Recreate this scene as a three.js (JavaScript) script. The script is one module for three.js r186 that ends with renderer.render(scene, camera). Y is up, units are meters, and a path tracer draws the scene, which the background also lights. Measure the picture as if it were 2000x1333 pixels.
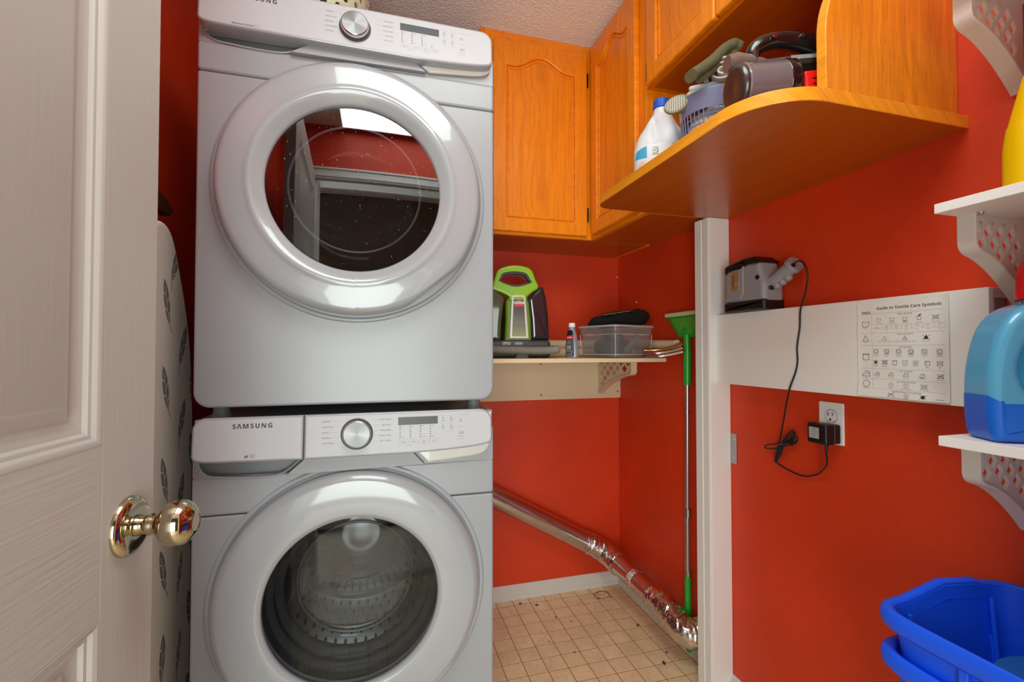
import * as THREE from 'three';
import { RoundedBoxGeometry } from 'three/addons/geometries/RoundedBoxGeometry.js';
import { RectAreaLightUniformsLib } from 'three/addons/lights/RectAreaLightUniformsLib.js';
import { mergeGeometries, toCreasedNormals } from 'three/addons/utils/BufferGeometryUtils.js';

// ---------------------------------------------------------------- camera, light, exposure
RectAreaLightUniformsLib.init();
const scene = new THREE.Scene();
scene.background = new THREE.Color(0.004, 0.004, 0.004);
const camera = new THREE.PerspectiveCamera(THREE.MathUtils.radToDeg(2 * Math.atan(666.5 / 900)), 2000 / 1333, 0.02, 30);
camera.position.set(0, 1.13, 0);
camera.rotation.order = 'YXZ';
camera.rotation.set(Math.atan(18 / 900), THREE.MathUtils.degToRad(-15.8), 0);
const renderer = new THREE.WebGLRenderer({ antialias: true });
renderer.toneMapping = THREE.LinearToneMapping;
renderer.toneMappingExposure = 1.0;
renderer.shadowMap.enabled = true;

function areaLight(color, intensity, w, h, pos, target) {
  const l = new THREE.RectAreaLight(color, intensity, w, h);
  l.position.set(...pos); l.lookAt(...target); scene.add(l); return l;
}
const BOUNCE = [0.17, 2.39, -0.31], LW = 0.78, LD = 0.74;       // added ceiling panel, stands in for flash bounced off the ceiling
areaLight(0xf2fffa, 7.4, LW - 0.03, LD - 0.03, [BOUNCE[0], BOUNCE[1] - 0.034, BOUNCE[2]], [BOUNCE[0], 0, BOUNCE[2] - 0.0001]);
const FILL = [-0.36, 0.84, 1.30], WW = 1.5, WH = 1.52;           // added fill light across the hall, unseen behind the camera
areaLight(0xf2fffa, 7.4, WW - 0.06, WH - 0.06, [FILL[0], FILL[1], FILL[2] - 0.03], [FILL[0], FILL[1], 0]);

// ---------------------------------------------------------------- helpers
function rng(seed) { let s = seed | 0; return () => { s = (s + 0x6d2b79f5) | 0; let t = Math.imul(s ^ (s >>> 15), 1 | s); t = (t + Math.imul(t ^ (t >>> 7), 61 | t)) ^ t; return ((t ^ (t >>> 14)) >>> 0) / 4294967296; }; }
const used = new Map();
function numbered(name) { const n = used.get(name) || 0; used.set(name, n + 1); return n ? name + '_' + String(n).padStart(3, '0') : name; }
function tag(o, label, category, group) { Object.assign(o.userData, { label, category }); if (group) o.userData.group = group; return o; }
function thing(name, label, category, [x, y, z] = [0, 0, 0], turn = 0, group) {
  const o = new THREE.Group(); o.name = numbered(name); scene.add(o); o.position.set(x, y, z); o.rotation.y = turn;
  return tag(o, label, category, group);
}
function part(name, geo, mat, parent = scene, label) {
  const g = Array.isArray(geo) ? merge(geo) : geo;
  const m = new THREE.Mesh(g, mat); m.castShadow = m.receiveShadow = true;
  m.name = parent === scene ? numbered(name) : name; parent.add(m);
  if (label) m.userData.label = label;
  return m;
}
function struct(name, geo, mat) { const m = part(name, geo, mat); m.userData.kind = 'structure'; return m; }
function structGroup(name, pos = [0, 0, 0], turn = 0) { const o = new THREE.Group(); o.name = numbered(name); o.position.set(...pos); o.rotation.y = turn; o.userData.kind = 'structure'; scene.add(o); return o; }
function merge(list) {
  return mergeGeometries(list.map((g) => { const n = g.index ? g.toNonIndexed() : g; for (const k of Object.keys(n.attributes)) if (!['position', 'normal', 'uv'].includes(k)) n.deleteAttribute(k); n.clearGroups?.(); return n; }));
}
function moved(g, x = 0, y = 0, z = 0, rx = 0, ry = 0, rz = 0) { g.applyMatrix4(new THREE.Matrix4().compose(new THREE.Vector3(x, y, z), new THREE.Quaternion().setFromEuler(new THREE.Euler(rx, ry, rz)), new THREE.Vector3(1, 1, 1))); return g; }
// box between two corners with eased edges and uv in metres, grain along the given axis
function bx(x0, x1, y0, y1, z0, z1, r = 0.0015, grain = 'y') {
  const w = x1 - x0, h = y1 - y0, d = z1 - z0, rr = Math.min(r, w / 2.01, h / 2.01, d / 2.01);
  const g = rr > 0 ? new RoundedBoxGeometry(w, h, d, 2, rr) : new THREE.BoxGeometry(w, h, d);
  return boxUV(moved(g, (x0 + x1) / 2, (y0 + y1) / 2, (z0 + z1) / 2), grain);
}
function boxUV(g, grain = 'y') {
  const n = g.index ? g.toNonIndexed() : g, p = n.attributes.position, uv = new Float32Array(p.count * 2), a = new THREE.Vector3(), b = new THREE.Vector3(), c = new THREE.Vector3();
  for (let i = 0; i < p.count; i += 3) {
    a.fromBufferAttribute(p, i); b.fromBufferAttribute(p, i + 1); c.fromBufferAttribute(p, i + 2);
    const f = b.clone().sub(a).cross(c.clone().sub(a)), ax = [Math.abs(f.x), Math.abs(f.y), Math.abs(f.z)], k = ax.indexOf(Math.max(...ax));
    let axes = ['x', 'y', 'z'].filter((_, j) => j !== k);
    let v = axes.includes(grain) ? grain : axes[1], u = axes.find((t) => t !== v);
    [a, b, c].forEach((q, j) => { uv[(i + j) * 2] = q[u] + 0.37 * k; uv[(i + j) * 2 + 1] = q[v]; });
  }
  n.setAttribute('uv', new THREE.BufferAttribute(uv, 2)); return n;
}
function shapeOf(pts) { const s = new THREE.Shape(); pts.forEach(([x, y], i) => (i ? s.lineTo(x, y) : s.moveTo(x, y))); s.closePath(); return s; }
function rrect(x0, y0, x1, y1, r, Type = THREE.Shape) {
  const q = Array.isArray(r) ? r : [r, r, r, r], s = new Type();   // corner radii: bottom-left, bottom-right, top-right, top-left
  s.moveTo(x0 + q[0], y0); s.lineTo(x1 - q[1], y0); if (q[1]) s.absarc(x1 - q[1], y0 + q[1], q[1], -Math.PI / 2, 0, false);
  s.lineTo(x1, y1 - q[2]); if (q[2]) s.absarc(x1 - q[2], y1 - q[2], q[2], 0, Math.PI / 2, false);
  s.lineTo(x0 + q[3], y1); if (q[3]) s.absarc(x0 + q[3], y1 - q[3], q[3], Math.PI / 2, Math.PI, false);
  s.lineTo(x0, y0 + q[0]); if (q[0]) s.absarc(x0 + q[0], y0 + q[0], q[0], Math.PI, Math.PI * 1.5, false);
  return s;
}
function circlePath(x, y, r) { const p = new THREE.Path(); p.absarc(x, y, r, 0, Math.PI * 2, true); return p; }
// extrusion from z = 0 to z = depth, bevel kept inside those limits
function ext(shape, depth, bevel = 0, seg = 2, curve = 12) {
  const b = Math.min(bevel, depth / 2.01);
  const g = new THREE.ExtrudeGeometry(shape, { depth: depth - 2 * b, bevelEnabled: b > 0, bevelSize: b, bevelOffset: -b, bevelThickness: b, bevelSegments: seg, curveSegments: curve });
  g.translate(0, 0, b); return g;
}
function lathe(pts, seg = 64) { return new THREE.LatheGeometry(pts.map(([r, y]) => new THREE.Vector2(Math.max(r, 0), y)), seg); }
function tube(pts, r, seg = 40, rad = 8, closed = false, tension = 0.5) { return new THREE.TubeGeometry(new THREE.CatmullRomCurve3(pts.map((p) => new THREE.Vector3(...p)), closed, 'centripetal', tension), seg, r, rad, closed); }
function rod(a, b, r, rad = 14, r2 = r) {
  const A = new THREE.Vector3(...a), B = new THREE.Vector3(...b), d = B.clone().sub(A), g = new THREE.CylinderGeometry(r2, r, d.length(), rad);
  g.applyQuaternion(new THREE.Quaternion().setFromUnitVectors(new THREE.Vector3(0, 1, 0), d.normalize())); g.translate((A.x + B.x) / 2, (A.y + B.y) / 2, (A.z + B.z) / 2); return g;
}
// skin through rings of points (each ring the same count), closed round; optional caps
function loft(rings, capA = true, capB = true) {
  const n = rings[0].length, pos = [], uv = [], idx = [];
  rings.forEach((ring, j) => { for (let i = 0; i <= n; i++) { pos.push(...ring[i % n]); uv.push(i / n, j / (rings.length - 1)); } });
  for (let j = 0; j + 1 < rings.length; j++) for (let i = 0; i < n; i++) { const a = j * (n + 1) + i, b = a + n + 1; idx.push(a, a + 1, b, a + 1, b + 1, b); }
  const cap = (ring, flip) => { const c = [0, 1, 2].map((k) => ring.reduce((s, p) => s + p[k], 0) / n), o = pos.length / 3; pos.push(...c); uv.push(0.5, 0.5); ring.forEach((p) => { pos.push(...p); uv.push(0.5, 0.5); }); for (let i = 0; i < n; i++) { const p = o + 1 + i, q = o + 1 + ((i + 1) % n); flip ? idx.push(o, q, p) : idx.push(o, p, q); } };
  if (capA) cap(rings[0], true); if (capB) cap(rings[rings.length - 1], false);
  const g = new THREE.BufferGeometry(); g.setAttribute('position', new THREE.Float32BufferAttribute(pos, 3)); g.setAttribute('uv', new THREE.Float32BufferAttribute(uv, 2)); g.setIndex(idx); g.computeVertexNormals(); return g;
}
// superellipse section in the xz plane (counter-clockwise seen from below, so lofting upwards faces outwards)
function sect(y, w, d, p = 2, cx = 0, cz = 0, n = 48) {
  return Array.from({ length: n }, (_, i) => { const t = -i / n * Math.PI * 2, c = Math.cos(t), s = Math.sin(t); return [cx + w / 2 * Math.sign(c) * Math.abs(c) ** (2 / p), y, cz + d / 2 * Math.sign(s) * Math.abs(s) ** (2 / p)]; });
}
function flat(g, a = 0.6) { return toCreasedNormals(g, a); }

// ---------------------------------------------------------------- textures
function lattice(seed) { const r = rng(seed), t = new Float32Array(65536); for (let i = 0; i < 65536; i++) t[i] = r(); return t; }
const LAT = lattice(11);
function vnoise(x, y, px, py) {          // value noise that repeats after px, py cells
  const x0 = Math.floor(x), y0 = Math.floor(y), fx = x - x0, fy = y - y0, sx = fx * fx * (3 - 2 * fx), sy = fy * fy * (3 - 2 * fy);
  const h = (a, b) => LAT[((((b % py) + py) % py) * 251 + (((a % px) + px) % px) * 7 + px * 13) & 65535];
  return (h(x0, y0) * (1 - sx) + h(x0 + 1, y0) * sx) * (1 - sy) + (h(x0, y0 + 1) * (1 - sx) + h(x0 + 1, y0 + 1) * sx) * sy;
}
function dataTex(W, H, fn, srgb, sizeX, sizeY) {
  const d = new Uint8Array(W * H * 4);
  for (let y = 0; y < H; y++) for (let x = 0; x < W; x++) { const c = fn(x / W, y / H), o = (y * W + x) * 4; for (let k = 0; k < 3; k++) d[o + k] = Math.max(0, Math.min(255, Math.round(c[k]))); d[o + 3] = 255; }
  const t = new THREE.DataTexture(d, W, H); t.wrapS = t.wrapT = THREE.RepeatWrapping; t.magFilter = THREE.LinearFilter; t.minFilter = THREE.LinearMipmapLinearFilter;
  if (srgb) t.colorSpace = THREE.SRGBColorSpace;
  t.repeat.set(1 / sizeX, 1 / sizeY); t.needsUpdate = true; return t;
}
const g3 = (v) => [v, v, v];
// oak: fine pores along v, broader bands, some cathedral waves; tone is (r, g, b) in sRGB
function oakTex(tone, size, contrast, seed) {
  return dataTex(512, 1024, (u, v) => {
    const warp = vnoise(u * 3 + seed, v * 3, 3, 3) - 0.5;
    const rings = Math.sin((u * 9 + warp * 2.6) * Math.PI * 2) * 0.5 + 0.5;
    const band = vnoise(u * 24 + seed * 3, v * 3, 24, 3), fine = vnoise(u * 160, v * 12, 160, 12), pore = vnoise(u * 256, v * 24, 256, 24);
    let k = 1 + contrast * (0.11 * (band - 0.5) + 0.10 * (fine - 0.5) - 0.05 * rings ** 3 - (pore > 0.8 ? 0.09 : 0));
    return [tone[0] * k, tone[1] * k ** 1.25, tone[2] * k ** 1.4];
  }, true, size, size * 2);
}
const oakBump = dataTex(512, 1024, (u, v) => { const pore = vnoise(u * 256, v * 24, 256, 24), fine = vnoise(u * 160, v * 12, 160, 12); return g3(200 - (pore > 0.8 ? 90 : 0) + fine * 40); }, false, 0.3, 0.6);
function canvasTex(w, h, draw) {
  const c = document.createElement('canvas'); c.width = w; c.height = h; const k = c.getContext('2d'); draw(k, w, h);
  const t = new THREE.CanvasTexture(c); t.colorSpace = THREE.SRGBColorSpace; t.magFilter = THREE.LinearFilter; return t;
}
// maps shape uv (metres) onto a canvas that covers the rectangle x0..x1, y0..y1
function fitTex(t, x0, y0, x1, y1) { t.repeat.set(1 / (x1 - x0), 1 / (y1 - y0)); t.offset.set(-x0 / (x1 - x0), -y0 / (y1 - y0)); return t; }
const plasterBump = dataTex(512, 512, (u, v) => g3(120 + 60 * vnoise(u * 64, v * 64, 64, 64) + 40 * vnoise(u * 128, v * 128, 128, 128)), false, 0.5, 0.5);
const knockBump = dataTex(512, 512, (u, v) => { const a = vnoise(u * 60, v * 60, 60, 60) * 0.6 + vnoise(u * 120, v * 120, 120, 120) * 0.4; return g3(255 * Math.min(1, Math.max(0, (a - 0.3) * 2.2))); }, false, 0.36, 0.36);
const speckle = dataTex(256, 256, (u, v) => g3(128 + 90 * (vnoise(u * 128, v * 128, 128, 128) - 0.5) + 60 * (vnoise(u * 32, v * 32, 32, 32) - 0.5)), false, 0.1, 0.1);

const S = (o) => new THREE.MeshStandardMaterial(o), P = (o) => new THREE.MeshPhysicalMaterial(o);
const RED = dataTex(512, 512, (u, v) => { const n = vnoise(u * 5, v * 5, 5, 5) * 0.5 + vnoise(u * 17, v * 17, 17, 17) * 0.3 + vnoise(u * 128, v * 128, 128, 128) * 0.2, k = 0.94 + 0.12 * n; return [212 * k, 57 * k, 14 * k]; }, true, 1.1, 1.1);
const M = {
  red: S({ map: RED, roughness: 0.5, bumpMap: plasterBump, bumpScale: 0.0006 }),
  ceiling: S({ color: 0xf1f3ef, roughness: 0.95, bumpMap: knockBump, bumpScale: 0.0014 }),
  hall: S({ color: 0x6b6453, roughness: 0.9, bumpMap: plasterBump, bumpScale: 0.0005 }),
  white: S({ color: 0xeeedea, roughness: 0.45 }),
  whiteGloss: P({ color: 0xe6e6e8, roughness: 0.3, clearcoat: 0.5, clearcoatRoughness: 0.12 }),
  trim: S({ color: 0xe6e4e0, roughness: 0.4, bumpMap: plasterBump, bumpScale: 0.0002 }),
  appliance: P({ color: 0x989b9f, roughness: 0.36, clearcoat: 0.35, clearcoatRoughness: 0.25 }),
  doorPlastic: P({ color: 0x9fa2a6, roughness: 0.28, clearcoat: 0.9, clearcoatRoughness: 0.06 }),
  silver: S({ color: 0x97989b, roughness: 0.5, metalness: 0.1 }),
  grip: S({ color: 0x77797d, roughness: 0.45, metalness: 0.2 }),
  darkGap: S({ color: 0x3a3b3e, roughness: 0.7 }),
  chrome: S({ color: 0xd6d6d6, roughness: 0.12, metalness: 1 }),
  steel: S({ color: 0xb0b0b0, roughness: 0.32, metalness: 1 }),
  brass: S({ color: 0xbcb297, roughness: 0.1, metalness: 1 }),
  black: S({ color: 0x121213, roughness: 0.4 }),
  blackGloss: P({ color: 0x0c0c0d, roughness: 0.22, clearcoat: 0.6, clearcoatRoughness: 0.1 }),
  rubber: S({ color: 0x4a4b4d, roughness: 0.6 }),
  oak: P({ map: oakTex([250, 144, 8], 0.30, 0.6, 1), roughness: 0.36, bumpMap: oakBump, bumpScale: 0.0003, clearcoat: 0.25, clearcoatRoughness: 0.3 }),
  oakPanel: P({ map: oakTex([250, 142, 6], 0.24, 0.75, 5), roughness: 0.38, bumpMap: oakBump, bumpScale: 0.0003, clearcoat: 0.25, clearcoatRoughness: 0.3 }),
  oakShaded: P({ map: oakTex([186, 92, 8], 0.42, 0.5, 9), roughness: 0.3, bumpMap: oakBump, bumpScale: 0.0002, clearcoat: 0.35, clearcoatRoughness: 0.2 }),  // oak darkened: the shade under shelf and cabinets is put into the tone
  oakSide: P({ map: oakTex([236, 146, 26], 0.30, 0.9, 21), roughness: 0.36, bumpMap: oakBump, bumpScale: 0.0003, clearcoat: 0.25, clearcoatRoughness: 0.3 }),
  oakEdge: P({ map: oakTex([244, 158, 30], 0.36, 0.7, 13), roughness: 0.35, bumpMap: oakBump, bumpScale: 0.0002, clearcoat: 0.3, clearcoatRoughness: 0.2 }),
  bronze: S({ color: 0x2c2019, roughness: 0.4, metalness: 0.7 }),
  melamine: S({ color: 0xdcc7a6, roughness: 0.5 }),
};
// ---------------------------------------------------------------- the room
const XL = -0.56, XR = 1.122, ZB = -2.04, ZF = 0.10, CEIL = 2.39, T = 0.11;
function wallBox(x0, x1, y0, y1, z0, z1) { return boxUV(moved(new THREE.BoxGeometry(x1 - x0, y1 - y0, z1 - z0), (x0 + x1) / 2, (y0 + y1) / 2, (z0 + z1) / 2)); }
const wallLeft = struct('wall_left', wallBox(XL - T, XL, 0, CEIL, ZB - T, ZF + T), M.red);
const wallRight = struct('wall_right', wallBox(XR, XR + T, 0, CEIL, ZB - T, ZF + T), M.red);
const wallBack = struct('wall_back', wallBox(XL, XR, 0, CEIL, ZB - T, ZB), M.red);
const DX0 = -0.362, DX1 = 0.43, DH = 2.04;               // doorway the camera stands in
struct('wall_front', [wallBox(XL, DX0, 0, CEIL, ZF, ZF + T), wallBox(DX1, XR, 0, CEIL, ZF, ZF + T), wallBox(DX0, DX1, DH, CEIL, ZF, ZF + T)], M.red);
struct('ceiling', wallBox(XL - T, XR + T, CEIL, CEIL + 0.1, ZB - T, ZF + T), M.ceiling);
{ // hall behind the camera
  const hx0 = -1.3, hx1 = 1.4, hz = 1.32, z0 = ZF + T;
  struct('wall_hall_left', wallBox(hx0 - T, hx0, 0, CEIL, z0, hz + T), M.hall);
  struct('wall_hall_right', wallBox(hx1, hx1 + T, 0, CEIL, z0, hz + T), M.hall);
  struct('wall_hall_end', wallBox(hx0 - T, hx1 + T, 0, CEIL, hz, hz + T), M.hall);
  struct('wall_hall_near', [wallBox(hx0, XL - T, 0, CEIL, z0 - 0.02, z0 + 0.02), wallBox(XR + T, hx1, 0, CEIL, z0 - 0.02, z0 + 0.02)], M.hall);
  struct('ceiling_hall', wallBox(hx0 - T, hx1 + T, CEIL, CEIL + 0.1, z0, hz + T), M.ceiling);
  struct('floor_hall', wallBox(hx0 - T, hx1 + T, -0.1, 0, z0, hz + T), S({ color: 0xd8cbb6, roughness: 0.5 }));
  const w = structGroup('fill_window_1', FILL), a = WW / 2, b = WH / 2;  // glowing pane and frame added to fill the room with light from behind
  part('fill_window_frame', [bx(-a - 0.05, a + 0.05, b - 0.03, b + 0.05, -0.02, 0.02), bx(-a - 0.05, a + 0.05, -b - 0.05, -b + 0.03, -0.02, 0.02), bx(-a - 0.05, -a + 0.03, -b + 0.03, b - 0.03, -0.02, 0.02), bx(a - 0.03, a + 0.05, -b + 0.03, b - 0.03, -0.02, 0.02)], M.white, w);
  part('fill_window_pane', moved(new THREE.PlaneGeometry(WW - 0.06, WH - 0.06), 0, 0, 0.0, 0, Math.PI, 0), S({ color: 0x202428, emissive: 0xeef4f2, emissiveIntensity: 1.6, roughness: 0.5 }), w);
}
{ // door casing on the room side and jambs
  const c = [];
  const prof = (x0, x1, y0, y1) => bx(x0, x1, y0, y1, ZF - 0.018, ZF, 0.004);
  struct('trim_1', [prof(DX0 - 0.07, DX0 + 0.004, 0, DH + 0.066), prof(DX1 - 0.004, DX1 + 0.066, 0, DH + 0.066), prof(DX0 + 0.004, DX1 - 0.004, DH - 0.004, DH + 0.066),
    bx(DX0 - 0.075, DX1 + 0.071, DH + 0.052, DH + 0.066, ZF - 0.024, ZF - 0.018, 0.003), bx(DX0 - 0.012, DX1 + 0.012, DH + 0.006, DH + 0.02, ZF - 0.023, ZF - 0.018, 0.002)], M.trim);
  struct('trim_2', [bx(DX0, DX0 + 0.016, 0, DH, ZF, ZF + T), bx(DX1 - 0.016, DX1, 0, DH, ZF, ZF + T), bx(DX0 + 0.016, DX1 - 0.016, DH - 0.016, DH, ZF, ZF + T)], M.trim);
}
{ // vinyl floor with its grid of squares: each square in view is a tile of its own
  const f = structGroup('floor');
  part('floor_base', wallBox(XL - T, XR + T, -0.1, -0.0010, ZB - T, ZF + T), S({ color: 0xb98d5c, roughness: 0.6 }), f);
  const r = rng(5), px = 0.0754, pz = 0.0726, gap = 0.0036, tones = [];
  const dirt = dataTex(256, 256, (u, v) => { const n = vnoise(u * 40, v * 40, 40, 40) * 0.4 + vnoise(u * 90, v * 90, 90, 90) * 0.4 + vnoise(u * 9, v * 9, 9, 9) * 0.5, s = vnoise(u * 70 + 9, v * 70, 70, 70) > 0.93 ? 0.86 : 1, k = (0.9 + 0.13 * n) * s; return [252 * k, 226 * k, 184 * k]; }, true, 0.4, 0.4);
  for (let k = 0; k < 5; k++) tones.push(P({ map: dirt, color: new THREE.Color().setHSL(0.09 + 0.006 * k, 0.06 + 0.04 * k, 0.96 - 0.02 * k), roughness: 0.42, bumpMap: speckle, bumpScale: 0.0003 }));
  const rest = [];
  for (let i = -21; i <= 3; i++) for (let j = -7; j <= 26; j++) {
    let x0 = 0.948 + i * px + gap / 2, x1 = x0 + px - gap, z0 = -1.69 + j * pz + gap / 2, z1 = z0 + pz - gap;
    x0 = Math.max(x0, XL); x1 = Math.min(x1, XR); z0 = Math.max(z0, ZB); z1 = Math.min(z1, ZF);
    if (x1 - x0 < 0.006 || z1 - z0 < 0.006) continue;
    const b = 0.0008, w = x1 - x0, d = z1 - z0, dy = (r() - 0.5) * 0.0004;
    const g = ext(rrect(-w / 2, -d / 2, w / 2, d / 2, 0.002), 0.0010, 0.0005, 1, 2); g.rotateX(-Math.PI / 2); g.translate((x0 + x1) / 2, -0.0010, (z0 + z1) / 2);
    const tone = tones[Math.floor(r() * 5)];
    if (x0 > 0.28 && z1 < -1.15) { const uvs = g.attributes.uv, ox = Math.floor(r() * 40) * 0.11; for (let n = 0; n < uvs.count; n++) uvs.setXY(n, uvs.getX(n) + ox, uvs.getY(n) + ox * 0.7); part('tile', g, tone, f); }
    else rest.push(g);
  }
  const st = part('tile_field', rest, tones[2], f); st.userData.kind = 'stuff';
  // dried brown stain: irregular ring and flakes lying on the tiles near the corner
  const q = rng(8), ring = [];
  const blob = (cx, cz, r0, r1, n, k) => { const o = [], h = new THREE.Path(); const pts = [], inn = []; for (let i = 0; i < n; i++) { const t = i / n * Math.PI * 2, w = 1 + k * (q() - 0.5); pts.push([cx + Math.cos(t) * r1 * w, cz + Math.sin(t) * r1 * w * 0.8]); inn.push([cx + Math.cos(t) * r0 * w * (0.9 + 0.1 * q()), cz + Math.sin(t) * r0 * w * 0.8]); }
    const s = new THREE.Shape(pts.map((p) => new THREE.Vector2(...p))); if (r0) s.holes.push(new THREE.Path(inn.reverse().map((p) => new THREE.Vector2(...p)))); return s; };
  ring.push(blob(0.985, 1.955, 0.034, 0.04, 26, 0.35), blob(0.99, 1.975, 0.02, 0.024, 20, 0.4), blob(0.955, 1.93, 0, 0.009, 12, 0.6), blob(1.015, 1.925, 0, 0.007, 12, 0.8));
  part('stain', ring.map((s) => { const g = ext(s, 0.0003); g.rotateX(-Math.PI / 2); g.translate(0, 0.0001, 0); return g; }), S({ color: 0x9a7440, roughness: 0.6 }), f, 'dried brown ring stain');
}
{ // baseboards
  const prof = (len) => { const s = shapeOf([[0, 0], [0.016, 0], [0.016, 0.014], [0.012, 0.017], [0.012, 0.046], [0.008, 0.05], [0.008, 0.056], [0.003, 0.062], [0, 0.062]]); return ext(s, len); };
  const b = S({ color: 0xd2cdc6, roughness: 0.5, bumpMap: plasterBump, bumpScale: 0.0004 });
  struct('baseboard_back', flat(moved(prof(XR - XL), XR, 0, ZB, 0, -Math.PI / 2, 0)), b);
  struct('baseboard_right', flat(moved(prof(-1.36 - ZB - 0.016), XR, 0, -1.36, 0, Math.PI, 0)), b);
  struct('baseboard_right_near', flat(moved(prof(1.284 + ZF - 0.02), XR, 0, ZF - 0.02, 0, Math.PI, 0)), b);
  struct('baseboard_left', flat(moved(prof(-ZB + ZF - 0.04), XL, 0, ZB + 0.018, 0, 0, 0)), b);
}
{ // plugs and chips in the paint
  const spots = [[XR - 0.001, 1.35, -1.87, 'x']];
  for (const [x, y, z] of spots) { const g = new THREE.SphereGeometry(0.0045, 10, 8); g.scale(0.3, 1, 1.1); g.translate(x, y, z); part('wall_plug', g, M.white, wallRight); }
  const g = new THREE.SphereGeometry(0.004, 10, 8); g.scale(1, 0.8, 0.4); g.translate(XR - 0.006, 1.49, ZB + 0.002); part('wall_plug', g, M.white, wallBack);
}
{ // glowing ceiling panel added in place of bounced flash
  const t = thing('bounce_panel', 'added flat glowing panel on the ceiling above the doorway, in place of bounced flash', 'lamp', [BOUNCE[0], CEIL, BOUNCE[2]]);
  part('bounce_frame', [bx(-LW / 2, LW / 2, -0.03, 0, -LD / 2, -LD / 2 + 0.015), bx(-LW / 2, LW / 2, -0.03, 0, LD / 2 - 0.015, LD / 2), bx(-LW / 2, -LW / 2 + 0.015, -0.03, 0, -LD / 2 + 0.015, LD / 2 - 0.015), bx(LW / 2 - 0.015, LW / 2, -0.03, 0, -LD / 2 + 0.015, LD / 2 - 0.015)], M.white, t);
  part('bounce_diffuser', bx(-LW / 2 + 0.015, LW / 2 - 0.015, -0.028, -0.01, -LD / 2 + 0.015, LD / 2 - 0.015, 0.001), S({ color: 0xf4f2ee, emissive: 0xf2fcff, emissiveIntensity: 1.2, roughness: 0.5 }), t);
}
{ // open panelled door on the left; local x runs from its free edge to the hinge, face towards +z
  const a = THREE.MathUtils.degToRad(4.5), W = 0.762, H = 2.02, TH = 0.035;
  // local +x = toward hinge = world (-sin a, 0, cos a); local +z (face) = world (cos a, 0, sin a): seen from the face, x runs to the left
  const d = structGroup('door_1', [-0.289, 0.008, -0.72]);
  d.matrixAutoUpdate = true;
  d.rotation.y = Math.PI / 2 - a;          // local +x -> (sin a ... ) handled by mirrored layout below
  const grainV = dataTex(256, 512, (u, v) => g3(128 + 110 * (vnoise(u * 64, v * 5, 64, 5) - 0.5) + 80 * (vnoise(u * 128 + 3, v * 9, 128, 9) - 0.5)), false, 0.2, 0.4);
  const paint = { color: 0xb8b2ac, roughness: 0.42 };
  const mv = S({ ...paint, bumpMap: grainV, bumpScale: 0.00016 }), mh = S({ ...paint, bumpMap: grainV, bumpScale: 0.0006 });
  const smooth = S(paint), L = (x0, x1) => [-x1, -x0];   // mirror: local x negative runs to the hinge
  const st = 0.104, y1 = 0.2, y2 = 0.824, y3 = 1.016, y4 = 1.9;
  part('stile', bx(...L(0, st), 0, H, -TH, 0, 0.002, 'y'), mv, d); part('stile', bx(...L(W - st, W), 0, H, -TH, 0, 0.002, 'y'), mv, d);
  const xm = W / 2;
  part('rail', bx(...L(st, W - st), 0, y1, -TH, 0, 0.0004, 'x'), mh, d); part('rail', bx(...L(st, W - st), y2, y3, -TH, 0, 0.0004, 'x'), mh, d); part('rail', bx(...L(st, W - st), y4, H, -TH, 0, 0.0004, 'x'), mh, d);
  const panel = (yb, yt) => {   // moulded recess: nested rectangles of (inset, depth)
    const prof = [[0, 0], [0.002, 0.0005], [0.007, -0.0015], [0.010, -0.005], [0.014, -0.0055], [0.017, -0.0095], [0.021, -0.0105], [0.026, -0.0125], [0.033, -0.0125], [0.046, -0.0055], [0.049, -0.005]];
    const x0 = -(W - st), x1 = -st, ring = (i, z) => [[x0 + i, yb + i, z], [x1 - i, yb + i, z], [x1 - i, yt - i, z], [x0 + i, yt - i, z]];
    const g = loft(prof.map(([i, z]) => ring(i, z)), false, true);
    return boxUV(flat(g, 0.5), 'y');
  };
  part('panel', panel(y1, y2), mv, d, 'lower raised panel'); part('panel', panel(y3, y4), mv, d, 'upper raised panel');
  part('panel_back', bx(...L(st, W - st), y1, y4, -TH, -0.016, 0.0004), smooth, d);
  const knobLathe = (pts) => moved(lathe(pts, 48), 0, 0, 0, Math.PI / 2, 0, 0);
  const k = part('door_knob', moved(knobLathe([[0.0105, 0.004], [0.0125, 0.012], [0.0105, 0.016], [0.0115, 0.022], [0.013, 0.025], [0.0115, 0.028], [0.0115, 0.034], [0.018, 0.037], [0.0245, 0.043], [0.0275, 0.052], [0.0265, 0.061], [0.022, 0.068], [0.014, 0.0735], [0.011, 0.0745], [0.0105, 0.0738], [0, 0.074]]), -0.055, 0.910, 0), M.brass, d, 'polished brass door knob');
  part('rose', moved(knobLathe([[0.0125, 0.010], [0.027, 0.0105], [0.031, 0.0075], [0.0345, 0.0055], [0.0355, 0.002], [0.0355, 0]]), -0.055, 0.910, 0), M.brass, k);
}
{ // white post with a bevelled casing face under the oak shelf
  const t = structGroup('trim_3', [0, 0, 0]);
  part('post', bx(1.042, XR, 0, 1.572, -1.356, -1.284, 0.003), M.white, t);
  part('casing', [bx(1.037, 1.042, 0, 1.572, -1.352, -1.318, 0.002), bx(1.039, 1.042, 0, 1.572, -1.314, -1.288, 0.0015)], M.white, t);
  const h = part('hinge_leaf', bx(XR - 0.003, XR - 0.0005, 0.755, 0.855, -1.282, -1.258, 0.0008), M.steel, t, 'bare steel hinge leaf');
  part('screw', [0.775, 0.835].map((y) => { const g = new THREE.SphereGeometry(0.004, 10, 8); g.scale(0.4, 1, 1); g.translate(XR - 0.003, y, -1.268); return g; }), M.chrome, h);
}
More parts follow.
